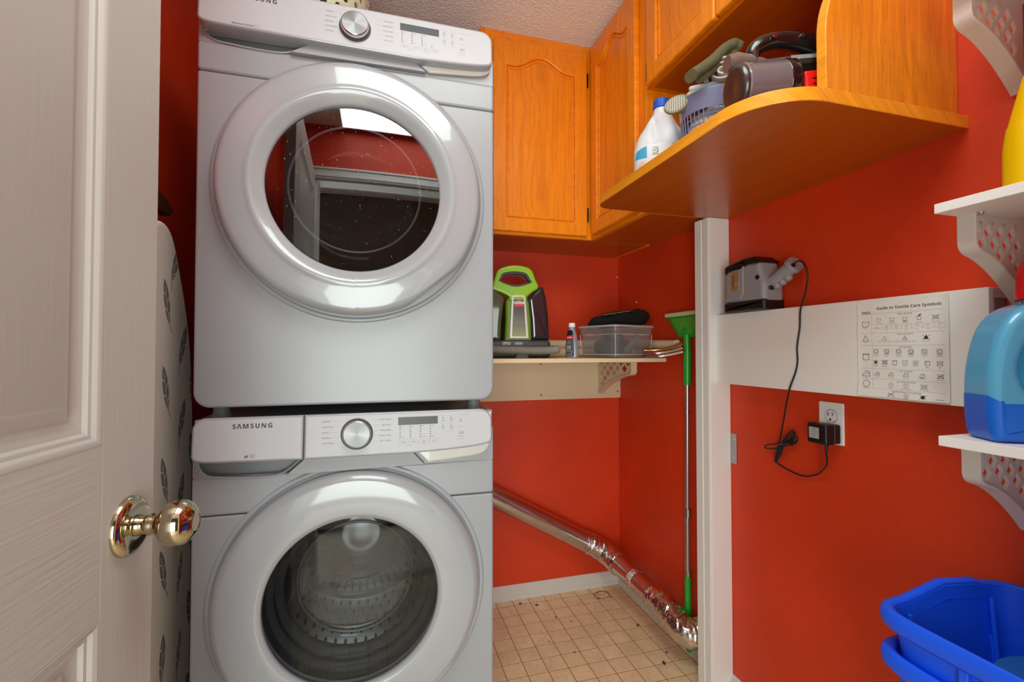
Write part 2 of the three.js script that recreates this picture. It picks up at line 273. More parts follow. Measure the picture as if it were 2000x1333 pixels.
// ---------------------------------------------------------------- washer and dryer
const PX0 = -0.34, PX1 = 0.34, PY0 = 0.868, PY1 = 0.992;
function panelPrint(kind) {
  return canvasTex(2048, 374, (c, W, H) => {
    const X = (x) => (x - PX0) / (PX1 - PX0) * W, Y = (y) => (PY1 - y) / (PY1 - PY0) * H, mm = W / ((PX1 - PX0) * 1000);
    c.fillStyle = '#b8b9bd'; c.fillRect(0, 0, W, H);
    const txt = (s, x, y, h, align = 'left', bold = false, col = '#3a3b40') => { c.fillStyle = col; c.font = (bold ? 'bold ' : '') + (h * mm * 1.38).toFixed(1) + 'px sans-serif'; c.textAlign = align; c.textBaseline = 'middle'; c.fillText(s, X(x), Y(y)); };
    const line = (x0, y0, x1, y1, w = 0.35, col = '#6b6c70') => { c.strokeStyle = col; c.lineWidth = w * mm; c.beginPath(); c.moveTo(X(x0), Y(y0)); c.lineTo(X(x1), Y(y1)); c.stroke(); };
    // maker's name: wide heavy capitals, the A without its bar
    c.save(); c.translate(X(-0.2575), Y(0.9575)); c.transform(1, 0, 0, 1, 0, 0); c.fillStyle = '#1c1d20'; c.font = 'bold ' + (10.6 * mm * 1.36).toFixed(1) + 'px sans-serif'; c.textBaseline = 'middle'; c.textAlign = 'left';
    let x = 0; const total = 0.0788 * 1000 * mm, word = ['S', '\u039b', 'M', 'S', 'U', 'N', 'G'], ws = word.map((s) => c.measureText(s).width), k = total / (ws.reduce((a, b) => a + b, 0) * 1.1);
    c.scale(k, 1); word.forEach((s, i) => { c.fillText(s, x, 0); x += ws[i] * 1.1 + 2; }); c.restore();
    if (kind === 'washer') {
      c.fillStyle = '#3c3d42'; c.beginPath(); c.ellipse(X(-0.228), Y(0.8906), 4 * mm, 2.6 * mm, -0.35, 0, 7); c.fill(); c.fillStyle = '#b8b9bd'; c.beginPath(); c.ellipse(X(-0.2285), Y(0.8906), 2.2 * mm, 0.8 * mm, -0.35, 0, 7); c.fill();
      c.strokeStyle = '#55565b'; c.lineWidth = 0.4 * mm; c.strokeRect(X(-0.2205), Y(0.8945), 9.6 * mm, 5 * mm); txt('ENERGY', -0.2157, 0.8917, 1.5, 'center', true); line(-0.2205, 0.8876, -0.2109, 0.8876, 0.9);
    } else {
      txt('Moisture Sensor', -0.267, 0.8885, 4.2, 'left', true, '#2c2d31'); c.strokeStyle = '#55565b'; c.lineWidth = 0.4 * mm; c.strokeRect(X(-0.219), Y(0.892), 9 * mm, 6 * mm); line(-0.2172, 0.8875, -0.2118, 0.8905, 0.5);
    }
    const L = kind === 'washer' ? ['NORMAL', 'HEAVY DUTY', 'WHITES', 'BEDDING', 'ACTIVEWEAR'] : ['NORMAL', 'HEAVY DUTY', 'BEDDING', 'ACTIVEWEAR', 'SANITIZE'];
    const R = kind === 'washer' ? ['QUICK WASH', 'DELICATES', 'PERM PRESS', 'RINSE + SPIN', 'SELF CLEAN+'] : ['DELICATES', 'PERM PRESS', 'QUICK DRY', 'TIME DRY', 'AIR FLUFF'];
    const ys = [0.9605, 0.9475, 0.935, 0.9227, 0.9103];
    c.font = (3.3 * mm * 1.38).toFixed(1) + 'px sans-serif';
    L.forEach((s, i) => { txt(s, -0.0722, ys[i], 3.3); c.font = (3.3 * mm * 1.38) + 'px sans-serif'; const e = -0.0722 + c.measureText(s).width / mm / 1000 + 0.003; if (e < -0.036) line(e, ys[i], -0.036, ys[i]); });
    R.forEach((s, i) => { txt(s, 0.0832, ys[i], 3.3, 'right'); line(0.044, ys[i], 0.0832 - c.measureText(s).width / mm / 1000 - 0.003, ys[i]); });
    c.fillStyle = '#44464a'; c.fillRect(X(0.0998), Y(0.9642), 95 * mm, 18.6 * mm); c.fillStyle = '#3b3d40'; c.fillRect(X(0.1018), Y(0.9625), 91 * mm, 15 * mm);
    const top = kind === 'washer' ? ['Hot', 'Extra', 'High', 'Heavy'] : ['More', 'High', 'Long', ''], low = kind === 'washer' ? ['Cold', '1', 'No Spin', 'Light'] : ['Less', 'Low', 'Short', ''], btn = kind === 'washer' ? ['Temp', 'Rinse', 'Spin', 'Soil'] : ['Dryness', 'Temp', 'Time', 'Wrinkle'];
    [0.1043, 0.1284, 0.1526, 0.1768].forEach((bx0, i) => {
      for (let j = 0; j < 5; j++) { if (kind === 'dryer' && i === 3 && j < 4) continue; c.fillStyle = '#202124'; c.fillRect(X(bx0) - mm, Y(0.9409 - j * 0.0063) - 1.2 * mm, 2 * mm, 2.6 * mm); }
      txt(top[i], bx0 + 0.003, 0.9412, 2.0); txt(low[i], bx0 + 0.003, 0.9160, 2.0);
      c.strokeStyle = '#77787c'; c.lineWidth = 0.35 * mm; c.beginPath(); c.roundRect(X(bx0 - 0.003), Y(0.9095), 22 * mm, 9.5 * mm, 1.5 * mm); c.stroke(); txt(btn[i], bx0 + 0.008, 0.9046, kind === 'washer' ? 3.2 : 2.6, 'center');
    });
    txt(kind === 'washer' ? 'Child Lock' : 'Child Lock', 0.126, 0.8965, 2.2, 'center', false, '#77787c'); txt('Lighting', 0.163, 0.8975, 2.2, 'center', false, '#77787c');
    const q = kind === 'washer' ? [['Pre', 'Soak'], ['Delay', 'End'], ['Alarm', 'Off'], ['Smart', 'Care']] : [['Damp', 'Alert'], ['Delay', 'End'], ['Drum', 'Light'], ['Smart', 'Care']];
    q.forEach(([a, b], i) => { const qx = i % 2 ? 0.2285 : 0.2083, qy = i < 2 ? 0.9595 : 0.9395; c.fillStyle = '#202124'; c.fillRect(X(qx) - 1.4 * mm, Y(qy) - 0.8 * mm, 2.8 * mm, 1.6 * mm); txt(a, qx, qy - 0.0045, 2.6, 'center'); txt(b, qx, qy - 0.009, 2.6, 'center'); });
    for (const ly of [0.9645, 0.9445, 0.9245]) { line(0.199, ly, 0.217, ly, 0.25); line(0.2195, ly, 0.238, ly, 0.25); }
    for (const ly of [0.966, 0.936, 0.905]) line(0.243, ly, 0.261, ly, 0.4);
    c.strokeStyle = '#3a3b40'; c.lineWidth = 0.6 * mm; c.beginPath(); c.arc(X(0.252), Y(0.9508), 3.2 * mm, -1.05, 4.2); c.stroke(); line(0.252, 0.9555, 0.252, 0.951, 0.6, '#3a3b40');
    c.beginPath(); c.moveTo(X(0.2495), Y(0.9245)); c.lineTo(X(0.2555), Y(0.921)); c.lineTo(X(0.2495), Y(0.9175)); c.closePath(); c.stroke(); line(0.257, 0.9245, 0.257, 0.9175, 0.6, '#3a3b40'); line(0.259, 0.9245, 0.259, 0.9175, 0.6, '#3a3b40');
    txt('(Hold to Start)', 0.253, 0.912, 2.0, 'center'); txt('Hold 3 sec', 0.264, 0.966, 1.8);
    if (kind === 'dryer') txt('INTERIOR DRY', 0.062, 0.897, 2.6, 'center', false, '#a8a9ac');
  });
}
function machine(kind, name, label, y0) {
  const t = thing(name, label, kind === 'washer' ? 'washing machine' : 'dryer', [-0.06, y0, -1.18]);
  const hw = 0.3435, dryer = kind === 'dryer', A = M.appliance, DEEP = 0.70, yb = dryer ? 0.028 : 0.09, seam = dryer ? 0.792 : 0.757, cy = 0.542;
  const bandY = dryer ? 0.858 : 0.842;
  // casing: sides, back, top, bottom
  const cb = dryer ? 0.064 : 0.03;
  part('casing', [bx(-hw, -hw + 0.006, cb, 0.972, -DEEP, -0.018, 0.002), bx(hw - 0.006, hw, cb, 0.972, -DEEP, -0.018, 0.002), bx(-hw, hw, 0.03, 0.972, -DEEP - 0.006, -DEEP, 0.002), bx(-hw, hw, 0.962, 0.972, -DEEP, -0.012, 0.003), bx(-hw, hw, cb - 0.006, cb, -DEEP, -0.022, 0.002)], A, t);
  // front: lower plate with the door opening, upper plate above the seam
  const lo = rrect(-hw, yb, hw, seam, dryer ? [0.035, 0.035, 0.007, 0.007] : 0.007); lo.holes.push(circlePath(0, cy, 0.203));
  part('front_panel', moved(ext(lo, 0.024, 0.006, 4, 40), 0, 0, -0.024), A, t);
part('front_panel', moved(ext(rrect(-hw, seam + 0.0016, hw, bandY + 0.003, 0.007), 0.024, 0.006, 4), 0, 0, -0.024), A, t);
  part('band_end', bx(-hw, -0.331, bandY, 0.93, -0.024, -0.002, 0.004), A, t); part('band_end', bx(-0.098, hw, bandY, 0.93, -0.024, -0.002, 0.004), A, t);
  part('seam_backing', bx(-hw + 0.01, hw - 0.01, seam - 0.01, seam + 0.012, -0.03, -0.018, 0.001), M.darkGap, t);
  if (!dryer) part('kick_panel', moved(ext(rrect(-hw, 0.02, hw, 0.088, [0.01, 0.01, 0.007, 0.007]), 0.024, 0.006, 3), 0, 0, -0.026), A, t);
  // strip under the control panel, with its two finger pockets
  part('trim_strip', moved(ext(shapeOf([[-0.150, bandY], [0.165, bandY + 0.004], [0.128, 0.888], [-0.100, 0.888]]), 0.014, 0.002, 2), 0, 0, -0.001), M.silver, t);
  const pocket = new THREE.Shape(); pocket.moveTo(-0.112, 0.888); pocket.lineTo(-0.164, bandY + 0.002); pocket.lineTo(-0.292, bandY + 0.003); pocket.bezierCurveTo(-0.318, bandY + 0.004, -0.331, bandY + 0.018, -0.331, 0.888); pocket.closePath();
  part('grip_rim', tube(pocket.getPoints(16).map((p) => [p.x, Math.min(p.y, 0.884), 0.0012]), 0.0024, 120, 8), A, t);
  part('grip_pocket', moved(ext(shapeOf([[-0.332, bandY - 0.01], [-0.10, bandY - 0.01], [-0.10, 0.90], [-0.332, 0.90]]), 0.004, 0.0015), 0, 0, -0.022), M.grip, t, 'grey finger pocket');
  const fillet = new THREE.Shape(); fillet.moveTo(-0.332, bandY); fillet.lineTo(-0.292, bandY); fillet.lineTo(-0.292, bandY + 0.003); fillet.bezierCurveTo(-0.318, bandY + 0.004, -0.331, bandY + 0.018, -0.331, 0.888); fillet.lineTo(-0.332, 0.888); fillet.closePath(); part('pocket_corner', moved(ext(fillet, 0.018, 0.0003), 0, 0, -0.018), A, t);
  const sc = new THREE.Shape(); sc.moveTo(0.134, 0.89); sc.lineTo(0.174, bandY + 0.007); sc.lineTo(0.285, bandY + 0.017); sc.bezierCurveTo(0.318, bandY + 0.02, 0.333, bandY + 0.03, 0.333, 0.90); sc.lineTo(0.30, 0.90); sc.closePath();
  part('scoop', moved(ext(sc, 0.010, 0.005, 5), 0, 0, -0.001), P({ color: 0xd4d0ca, roughness: 0.25, clearcoat: 0.5 }), t);
  // control panel: outline with a bottom edge that rises towards both ends
  const cpOutline = (x0, x1, lc, rc) => {
    const s = new THREE.Shape(); const bl = lc ? 0.026 : 0.001, br = rc ? 0.03 : 0.001, top = dryer ? 0.985 : 0.978;
    s.moveTo(x0, lc ? 0.8925 + 0.005 : 0.8765); if (lc) s.bezierCurveTo(x0, 0.884, x0 + 0.012, 0.8805, x0 + 0.05, 0.8795);
    if (rc) { s.lineTo(0.13, 0.8768); s.bezierCurveTo(0.23, 0.879, 0.30, 0.884, x1 - 0.014, 0.890); s.bezierCurveTo(x1 - 0.004, 0.892, x1, 0.898, x1, 0.91); s.lineTo(x1, top - br); s.absarc(x1 - br, top - br, br, 0, Math.PI / 2, false); } else { s.lineTo(x1, 0.8765); s.lineTo(x1, top); }
    if (lc) { s.lineTo(x0 + bl, top); s.absarc(x0 + bl, top - bl, bl, Math.PI / 2, Math.PI, false); } else s.lineTo(x0, top);
    s.closePath(); return s;
  };
  const print = fitTex(panelPrint(kind), PX0, PY0, PX1, PY1), face = P({ map: print, roughness: 0.5, clearcoat: 0.12, clearcoatRoughness: 0.2 }), side = M.doorPlastic;
  const tilt = (g) => moved(moved(g, 0, -0.876, 0), 0, 0.876, 0, -0.09, 0, 0);
  const cp = (s) => tilt(moved(ext(s, 0.040, 0.005, 4, 16), 0, 0, -0.007));
  if (dryer) part('control_panel', cp(cpOutline(-0.3355, 0.3335, 1, 1)), [face, side], t);
  else { part('control_panel', cp(cpOutline(-0.1105, 0.3335, 0, 1)), [face, side], t); part('detergent_drawer', cp(cpOutline(-0.3355, -0.112, 1, 0)), [face, side], t); }
  part('panel_back', [bx(-hw + 0.004, hw - 0.004, 0.885, 0.968, -0.02, -0.004, 0.004)], M.white, t);
  // selector knob: dark ring, brushed face
  const kz = 0.033 - (0.936 - 0.876) * 0.09, kx = dryer ? -0.0053 : 0.0052, ky = 0.932, put = (g) => moved(g, kx, ky, kz, Math.PI / 2 - 0.09, 0, 0);
  const brushed = P({ color: 0x98989a, metalness: 1, roughness: 0.5, anisotropy: 0.85 });
  const kn = part('knob', put(lathe([[0.0305, 0.001], [0.0322, 0.004], [0.0318, 0.014], [0.0305, 0.0165], [0.029, 0.0172]], 64)), M.chrome, t);
  part('knob_face', put(lathe([[0.0292, 0.0171], [0.015, 0.0172], [0.0004, 0.0172]], 96)), brushed, kn, 'brushed metal knob face');
  part('knob_ring', put(lathe([[0.0365, -0.001], [0.0365, 0.0016], [0.0345, 0.002], [0.031, 0.0012]], 64)), M.rubber, kn, 'dark ring behind the knob');
  const dsp = dryer ? 0 : 0;
  part('display', tilt(moved(bx(0.0998, 0.195, 0.9456, 0.9642, 0, 0.0006, 0.0002), 0, 0, 0.033)), P({ color: 0x34363a, roughness: 0.35 }), t, 'dark display window');
  // door
  const clip = (g) => { const p = g.attributes.position, a0 = -50 * Math.PI / 180; for (let i = 0; i < p.count; i++) { const x = p.getX(i), y = p.getY(i), d = x * Math.cos(a0) + y * Math.sin(a0); if (d > 0.2885) { const r = Math.hypot(x, y), k = 0.2885 / d; if (r > 0.27) { p.setX(i, x * k); p.setY(i, y * k); } } } g.computeVertexNormals(); return g; };
  const ringProf = dryer
    ? [[0.286, 0.002], [0.297, 0.004], [0.3, 0.010], [0.3005, 0.024], [0.298, 0.036], [0.292, 0.0425], [0.283, 0.0455], [0.262, 0.048], [0.242, 0.0495], [0.236, 0.0515], [0.231, 0.0535], [0.226, 0.0535], [0.220, 0.051], [0.212, 0.0455], [0.204, 0.0395], [0.200, 0.0365], [0.1975, 0.0335], [0.1965, 0.028]]
    : [[0.286, 0.002], [0.297, 0.004], [0.3, 0.010], [0.3, 0.022], [0.297, 0.032], [0.286, 0.0395], [0.280, 0.0415], [0.255, 0.0425], [0.225, 0.0425], [0.207, 0.0415], [0.2025, 0.0405], [0.201, 0.0385], [0.197, 0.0375], [0.1955, 0.033], [0.1945, 0.026]];
  const door = part('door', moved(clip(moved(lathe(ringProf, 128), 0, 0, 0, Math.PI / 2, 0, 0)), 0, cy, 0), M.doorPlastic, t, 'round white door ring');
  part('door_seat', moved(moved(lathe([[0.318, -0.001], [0.3165, 0.003], [0.312, 0.0045], [0.306, 0.004], [0.303, -0.001]], 128), 0, 0, 0, Math.PI / 2, 0, 0), 0, cy, 0), A, t);
  part('door_gap', moved(moved(lathe([[0.305, 0.0008], [0.28, 0.0006], [0.204, 0.0006]], 96), 0, 0, 0, Math.PI / 2, 0, 0), 0, cy, 0), A, t);
  // glass: a slightly domed pane in front, a bowl behind it
  const paneGlass = dryer ? P({ color: 0x8a8d92, transmission: 1, thickness: 0, ior: 2.2, roughness: 0 }) : P({ color: 0xdadee0, transmission: 1, thickness: 0, ior: 1.42, roughness: 0 });
  const bowlGlass = P({ color: 0xe4e8ea, transmission: 1, thickness: 0, ior: 1.5, roughness: 0 });
  const z0 = dryer ? 0.031 : 0.03, sag = dryer ? 0.0035 : 0.004, dome = []; for (let i = 0; i <= 16; i++) { const r = 0.1972 * (1 - i / 16); dome.push([r, z0 + sag * (1 - (r / 0.1972) ** 2)]); }
  const spin = (pts, n = 96) => moved(moved(lathe(pts, n), 0, 0, 0, Math.PI / 2, 0, 0), 0, cy, 0);
  part('door_glass', dryer ? moved(moved(moved(lathe(dome, 96), 0, 0, 0, Math.PI / 2, 0, 0), 0, 0, 0, -0.022, 0, 0), 0, cy, 0) : spin(dome), paneGlass, door, 'round dark door glass');
  const bowl = []; const bp = [[0.192, 0.018], [0.186, -0.005], [0.172, -0.05], [0.158, -0.085], [0.150, -0.098], [0.138, -0.105], [0.09, -0.112], [0.04, -0.115], [0, -0.116]];
  new THREE.SplineCurve(bp.map((p) => new THREE.Vector2(...p))).getPoints(48).forEach((p) => bowl.push([p.x, p.y]));
  part('glass_bowl', spin(bowl), bowlGlass, door);
  part('bowl_edge_line', moved(new THREE.TorusGeometry(dryer ? 0.150 : 0.141, dryer ? 0.0030 : 0.004, 10, 96), 0, cy, dryer ? 0.022 : -0.098), P({ color: dryer ? 0xe8eef2 : 0x3c3f43, roughness: 0.15, metalness: dryer ? 0.3 : 0 }), door);  // added ring: pale on the dryer, painting the highlight along the bowl edge
  if (dryer) { // dried drops and scratches on the glass
    const q = rng(17), specks = []; for (let i = 0; i < 170; i++) { const r = 0.185 * Math.sqrt(q()), a = q() * Math.PI * 2, l = 0.0006 + 0.0028 * q() ** 3, g = new THREE.BoxGeometry(0.0005 + 0.0004 * q(), l, 0.0003); specks.push(moved(g, Math.cos(a) * r, cy + Math.sin(a) * r, z0 + sag * (1 - (r / 0.1972) ** 2) + 0.0006 - Math.sin(a) * r * 0.022, -0.022, 0, q() < 0.8 ? (q() - 0.5) * 0.5 : q() * 3)); }
    part('dried_drops', specks, S({ color: 0xb9c2c8, roughness: 0.8 }), door).userData.kind = 'stuff';
  }
  // opening and drum
  if (!dryer) {
    part('gasket', spin([[0.206, -0.002], [0.203, -0.006], [0.199, -0.02], [0.202, -0.03], [0.196, -0.036], [0.186, -0.04], [0.184, -0.05], [0.190, -0.058], [0.184, -0.066], [0.172, -0.07], [0.168, -0.082], [0.172, -0.094], [0.178, -0.102], [0.19, -0.106]]), S({ color: 0x46494c, roughness: 0.45 }), t, 'grey rubber door gasket');
    const ribs = []; for (let i = 0; i < 40; i++) { const a = Math.PI + (i + 0.5) / 40 * Math.PI; ribs.push(moved(new RoundedBoxGeometry(0.011, 0.012, 0.012, 2, 0.003), Math.cos(a) * 0.176, cy + Math.sin(a) * 0.176, -0.078, 0, 0, a)); }
    part('gasket_ribs', ribs, S({ color: 0x5d5f61, roughness: 0.4 }), t).userData.kind = 'stuff';
    const holes = dataTex(128, 128, (u, v) => { const f = (a, b) => Math.hypot(((u - a + 1.5) % 1) - 0.5, ((v - b + 1.5) % 1) - 0.5); const d = Math.min(f(0.25, 0.25), f(0.75, 0.75)); return d < 0.15 ? g3(22) : g3(205); }, true, 1, 1);
    holes.repeat.set(56, 12);
    const drumM = S({ map: holes, metalness: 0.9, roughness: 0.3 });
    part('drum', spin([[0.178, -0.106], [0.215, -0.112], [0.235, -0.125], [0.245, -0.15], [0.245, -0.46]], 96), drumM, t, 'perforated steel drum');
    const cap = []; for (let i = 0; i <= 24; i++) { const r = 0.215 * (1 - i / 24); cap.push([r, -0.375 - (0.36 - Math.sqrt(0.36 ** 2 - r * r)) + 0.0035 * Math.exp(-(((r - 0.06) / 0.012) ** 2)) + 0.006 * Math.exp(-(((r - 0.15) / 0.014) ** 2))]); }
    part('drum_back', spin([[0.245, -0.46], [0.225, -0.457], ...cap], 96), S({ color: 0xa8a8a8, metalness: 1, roughness: 0.2 }), t, 'pressed steel back of the drum');
    for (let i = 0; i < 3; i++) { const a = Math.PI / 2 + i * Math.PI * 2 / 3 + 0.06; part('drum_paddle', moved(new RoundedBoxGeometry(0.05, 0.05, 0.28, 3, 0.016), Math.cos(a) * 0.228, cy + Math.sin(a) * 0.228, -0.29, 0, 0, a), S({ color: 0x9fa0a2, roughness: 0.4 }), t); }
  } else {
    part('gasket', spin([[0.206, -0.002], [0.200, -0.008], [0.19, -0.03], [0.192, -0.10], [0.20, -0.12]]), S({ color: 0x3a3b3d, roughness: 0.5 }), t, 'dark throat of the door opening');
    part('drum', spin([[0.20, -0.12], [0.26, -0.14], [0.27, -0.16], [0.27, -0.60], [0.2, -0.61], [0, -0.61]], 96), S({ color: 0x77787a, metalness: 0.4, roughness: 0.4 }), t);
  }
  // feet
  for (const [fx, fz] of [[-0.30, -0.05], [0.30, -0.05], [-0.30, -0.65], [0.30, -0.65]]) part('foot', moved(lathe([[0, 0], [0.022, 0], [0.023, 0.004], [0.018, 0.01], [0.014, cb - 0.005], [0, cb - 0.005]], 20), fx, 0, fz), S({ color: 0x77787b, roughness: 0.5 }), t);
  if (dryer) part('vent_collar', moved(lathe([[0.052, 0], [0.05, 0.03], [0.046, 0.03]], 32), 0.0, 0.12, -DEEP - 0.005, -Math.PI / 2, 0, 0), M.steel, t);
  return t;
}
machine('washer', 'washing_machine', 'white front-loading washing machine with detergent drawer standing on the floor under the dryer', 0);
machine('dryer', 'tumble_dryer', 'white tumble dryer with dark round door glass stacked on top of the washer', 0.9722);
// ---------------------------------------------------------------- oak cabinets, oak shelf
// cathedral-arch outline: flat shoulders, ogee rise to the middle
function archPath(x0, x1, y0, y1, rise, Type = THREE.Shape) {
  const s = new Type(), w = x1 - x0, m = (x0 + x1) / 2, sh = w * 0.10;
  s.moveTo(x0, y0); s.lineTo(x1, y0); s.lineTo(x1, y1 - rise); s.lineTo(x1 - sh, y1 - rise);
  s.bezierCurveTo(x1 - sh - w * 0.16, y1 - rise, m + w * 0.16, y1, m, y1); s.bezierCurveTo(m - w * 0.16, y1, x0 + sh + w * 0.16, y1 - rise, x0 + sh, y1 - rise);
  s.lineTo(x0, y1 - rise); s.closePath(); return s;
}
const doorCache = new Map();
// a cabinet door, local origin at its lower left corner, face towards +z
function cabinetDoor(parent, x, y, z, w, h, hingeRight, fr = 0.055) {
  const key = w.toFixed(3) + h.toFixed(3);
  if (!doorCache.has(key)) {
    const rise = Math.min(0.045, h * 0.09), o = rrect(0, 0, w, h, 0.008);
    o.holes.push(archPath(fr, w - fr, fr, h - fr, rise, THREE.Path));
    const frame = ext(o, 0.02, 0.0055, 4, 20), inner = archPath(fr - 0.004, w - fr + 0.004, fr - 0.004, h - fr + 0.004, rise);
    const panel = ext(inner, 0.0085, 0.002, 2, 20); panel.translate(0, 0, 0.001);
    const bead = archPath(fr + 0.0035, w - fr - 0.0035, fr + 0.0035, h - fr - 0.0035, rise); bead.holes.push(archPath(fr + 0.0105, w - fr - 0.0105, fr + 0.0105, h - fr - 0.0105, rise, THREE.Path));
    const bg = ext(bead, 0.006, 0.0028, 3, 20); bg.translate(0, 0, 0.0085);
    doorCache.set(key, [frame, panel, bg]);
  }
  const [frame, panel, bead] = doorCache.get(key), d = part('door', frame, M.oak, parent); d.position.set(x, y, z);
  part('door_panel', panel, M.oakPanel, d); part('door_bead', bead, M.oak, d);
  for (const hy of [h * 0.12, h * 0.86]) part('hinge', [rod([hingeRight ? w + 0.004 : -0.004, hy - 0.028, 0.012], [hingeRight ? w + 0.004 : -0.004, hy + 0.028, 0.012], 0.0042, 10), bx(hingeRight ? w : -0.012, hingeRight ? w + 0.012 : 0, hy - 0.024, hy + 0.024, 0.0005, 0.003, 0.0005)], M.bronze, d);
  return d;
}
{ // corner cabinet on the back wall
  const t = thing('wall_cabinet', 'oak corner cabinet on the back wall with one arched door, right of the dryer', 'cabinet', [0.375, 1.584, ZB + 0.0005]);
  const W = XR - 0.375 - 0.001, H = CEIL - 1.584 - 0.001, D = -1.735 - ZB;
  part('carcass', [bx(0, 0.016, 0, H, 0, D - 0.02), bx(0, W, H - 0.016, H, 0, D - 0.02, 0.0015, 'x'), bx(W - 0.016, W, 0, H, 0, 0.28), bx(0.016, W, 0.016, H - 0.016, 0, 0.006)], M.oak, t);
  part('bottom_panel', bx(0.0165, W - 0.0165, 0.001, 0.016, 0.001, D - 0.021, 0.001, 'x'), M.oakShaded, t);  // underside in the darker oak, its shade painted in
  part('face_frame', [bx(0, 0.045, 0, H, D - 0.02, D), bx(0.425, 0.4595, 0, H, D - 0.02, D), bx(0.045, 0.425, 0, 0.04, D - 0.02, D, 0.0015, 'x'), bx(0.045, 0.425, H - 0.06, H, D - 0.02, D, 0.0015, 'x')], M.oak, t);
  part('side_trim', bx(-0.012, 0, H - 0.05, H, 0, D + 0.002, 0.003), M.oak, t);
  cabinetDoor(t, 0.036, 0.010, D, 0.395, H - 0.052, true);
}
{ // tall cabinet on the right wall: local x runs towards the camera, face towards -x of the room
  const z0 = -1.7345, z1 = -1.325, t = thing('wall_cabinet', 'tall oak cabinet with arched door in the corner, behind the white jug', 'cabinet', [XR - 0.0005, 1.584, z0], -Math.PI / 2);
  const W = z1 - z0, H = CEIL - 1.584 - 0.001, D = XR - 0.835;
  part('bottom_panel', bx(0, W - 0.0165, 0, 0.016, 0, D - 0.021, 0.001, 'x'), M.oakShaded, t);
  part('carcass', [bx(0, W, H - 0.016, H, 0, D - 0.02, 0.0015, 'x'), bx(W - 0.016, W, 0, H, 0, D - 0.02), bx(0, W, 0.016, H - 0.016, 0, 0.006)], M.oak, t);
  part('face_frame', [bx(0, 0.035, 0, H, D - 0.02, D), bx(W - 0.05, W, 0, H, D - 0.02, D), bx(0.035, W - 0.05, 0, 0.04, D - 0.02, D, 0.0015, 'x'), bx(0.035, W - 0.05, H - 0.06, H, D - 0.02, D, 0.0015, 'x')], M.oak, t);
  cabinetDoor(t, 0.028, 0.012, D, W - 0.066, H - 0.04, false);
}
{ // short cabinet over the open shelf
  const z0 = -1.3245, z1 = -0.668, t = thing('wall_cabinet', 'short oak cabinet with two doors under the ceiling, above the vacuum and the white jug', 'cabinet', [XR - 0.0005, 1.990, z0], -Math.PI / 2);
  const W = z1 - z0, H = CEIL - 1.990 - 0.001, D = XR - 0.835;
  part('carcass', [bx(0, 0.016, 0, H, 0, D - 0.02), bx(W - 0.016, W, 0, H, 0, D - 0.02), bx(0.016, W - 0.016, H - 0.016, H, 0, D - 0.02, 0.0015, 'x'), bx(0.016, W - 0.016, 0.016, H - 0.016, 0, 0.006)], M.oak, t);
  part('bottom_panel', bx(0.016, W - 0.016, 0, 0.014, 0, D - 0.02, 0.001, 'x'), M.oakShaded, t);
  part('face_frame', [bx(0, 0.04, 0, H, D - 0.02, D), bx(W - 0.04, W, 0, H, D - 0.02, D), bx(0.335, 0.365, 0.03, H, D - 0.02, D), bx(0.04, W - 0.04, 0, 0.03, D - 0.02, D, 0.0015, 'x'), bx(0.04, W - 0.04, H - 0.05, H, D - 0.02, D, 0.0015, 'x')], M.oak, t);
  cabinetDoor(t, 0.030, -0.008, D, 0.314, H - 0.02, false); cabinetDoor(t, 0.349, -0.008, D, 0.292, H - 0.02, true);
}
{ // deep oak shelf with rounded corners and its upright end panel
  const t = thing('wall_shelf', 'deep oak shelf with rounded corners on the right wall, carrying the vacuum and jug', 'shelf', [0, 1.572, 0]);
  const s = new THREE.Shape(), zf = 0.626, zb = 1.298, xf = 0.632;          // shape y = -z
  s.moveTo(XR - 0.0005, zf); s.lineTo(XR - 0.0005, zb); s.lineTo(xf + 0.05, zb); s.absarc(xf + 0.05, zb - 0.05, 0.05, Math.PI / 2, Math.PI, false); s.lineTo(xf, zf + 0.13); s.absarc(xf + 0.13, zf + 0.13, 0.13, Math.PI, Math.PI * 1.5, false); s.closePath();
  const g = new THREE.ExtrudeGeometry(s, { depth: 0.022, bevelEnabled: true, bevelSize: 0.0015, bevelOffset: -0.0015, bevelThickness: 0.0015, bevelSegments: 2, curveSegments: 24 }); g.translate(0, 0, 0.0015); g.rotateX(-Math.PI / 2);
  const uv = g.attributes.uv, ps = g.attributes.position; for (let i = 0; i < uv.count; i++) uv.setXY(i, ps.getX(i) * 1.0 + ps.getY(i), ps.getZ(i));
  part('shelf_board', g, [M.oakShaded, M.oakEdge], t);
  const e = new THREE.Shape(), y0 = 0.0251, yt = CEIL - 1.572 - 0.002; // end panel: shape x = room x
  e.moveTo(XR - 0.0005, y0); e.lineTo(XR - 0.0005, yt); e.lineTo(0.835, yt); e.lineTo(0.835, 0.33); e.bezierCurveTo(0.835, 0.25, 0.780, 0.235, 0.778, 0.14); e.lineTo(0.778, y0); e.closePath();
  const eg = ext(e, 0.020, 0.0015, 2, 24); eg.translate(0, 0, -0.663);
  part('end_panel', eg, [M.oakSide, M.oakEdge], t, 'upright end panel with a curved front edge');
}
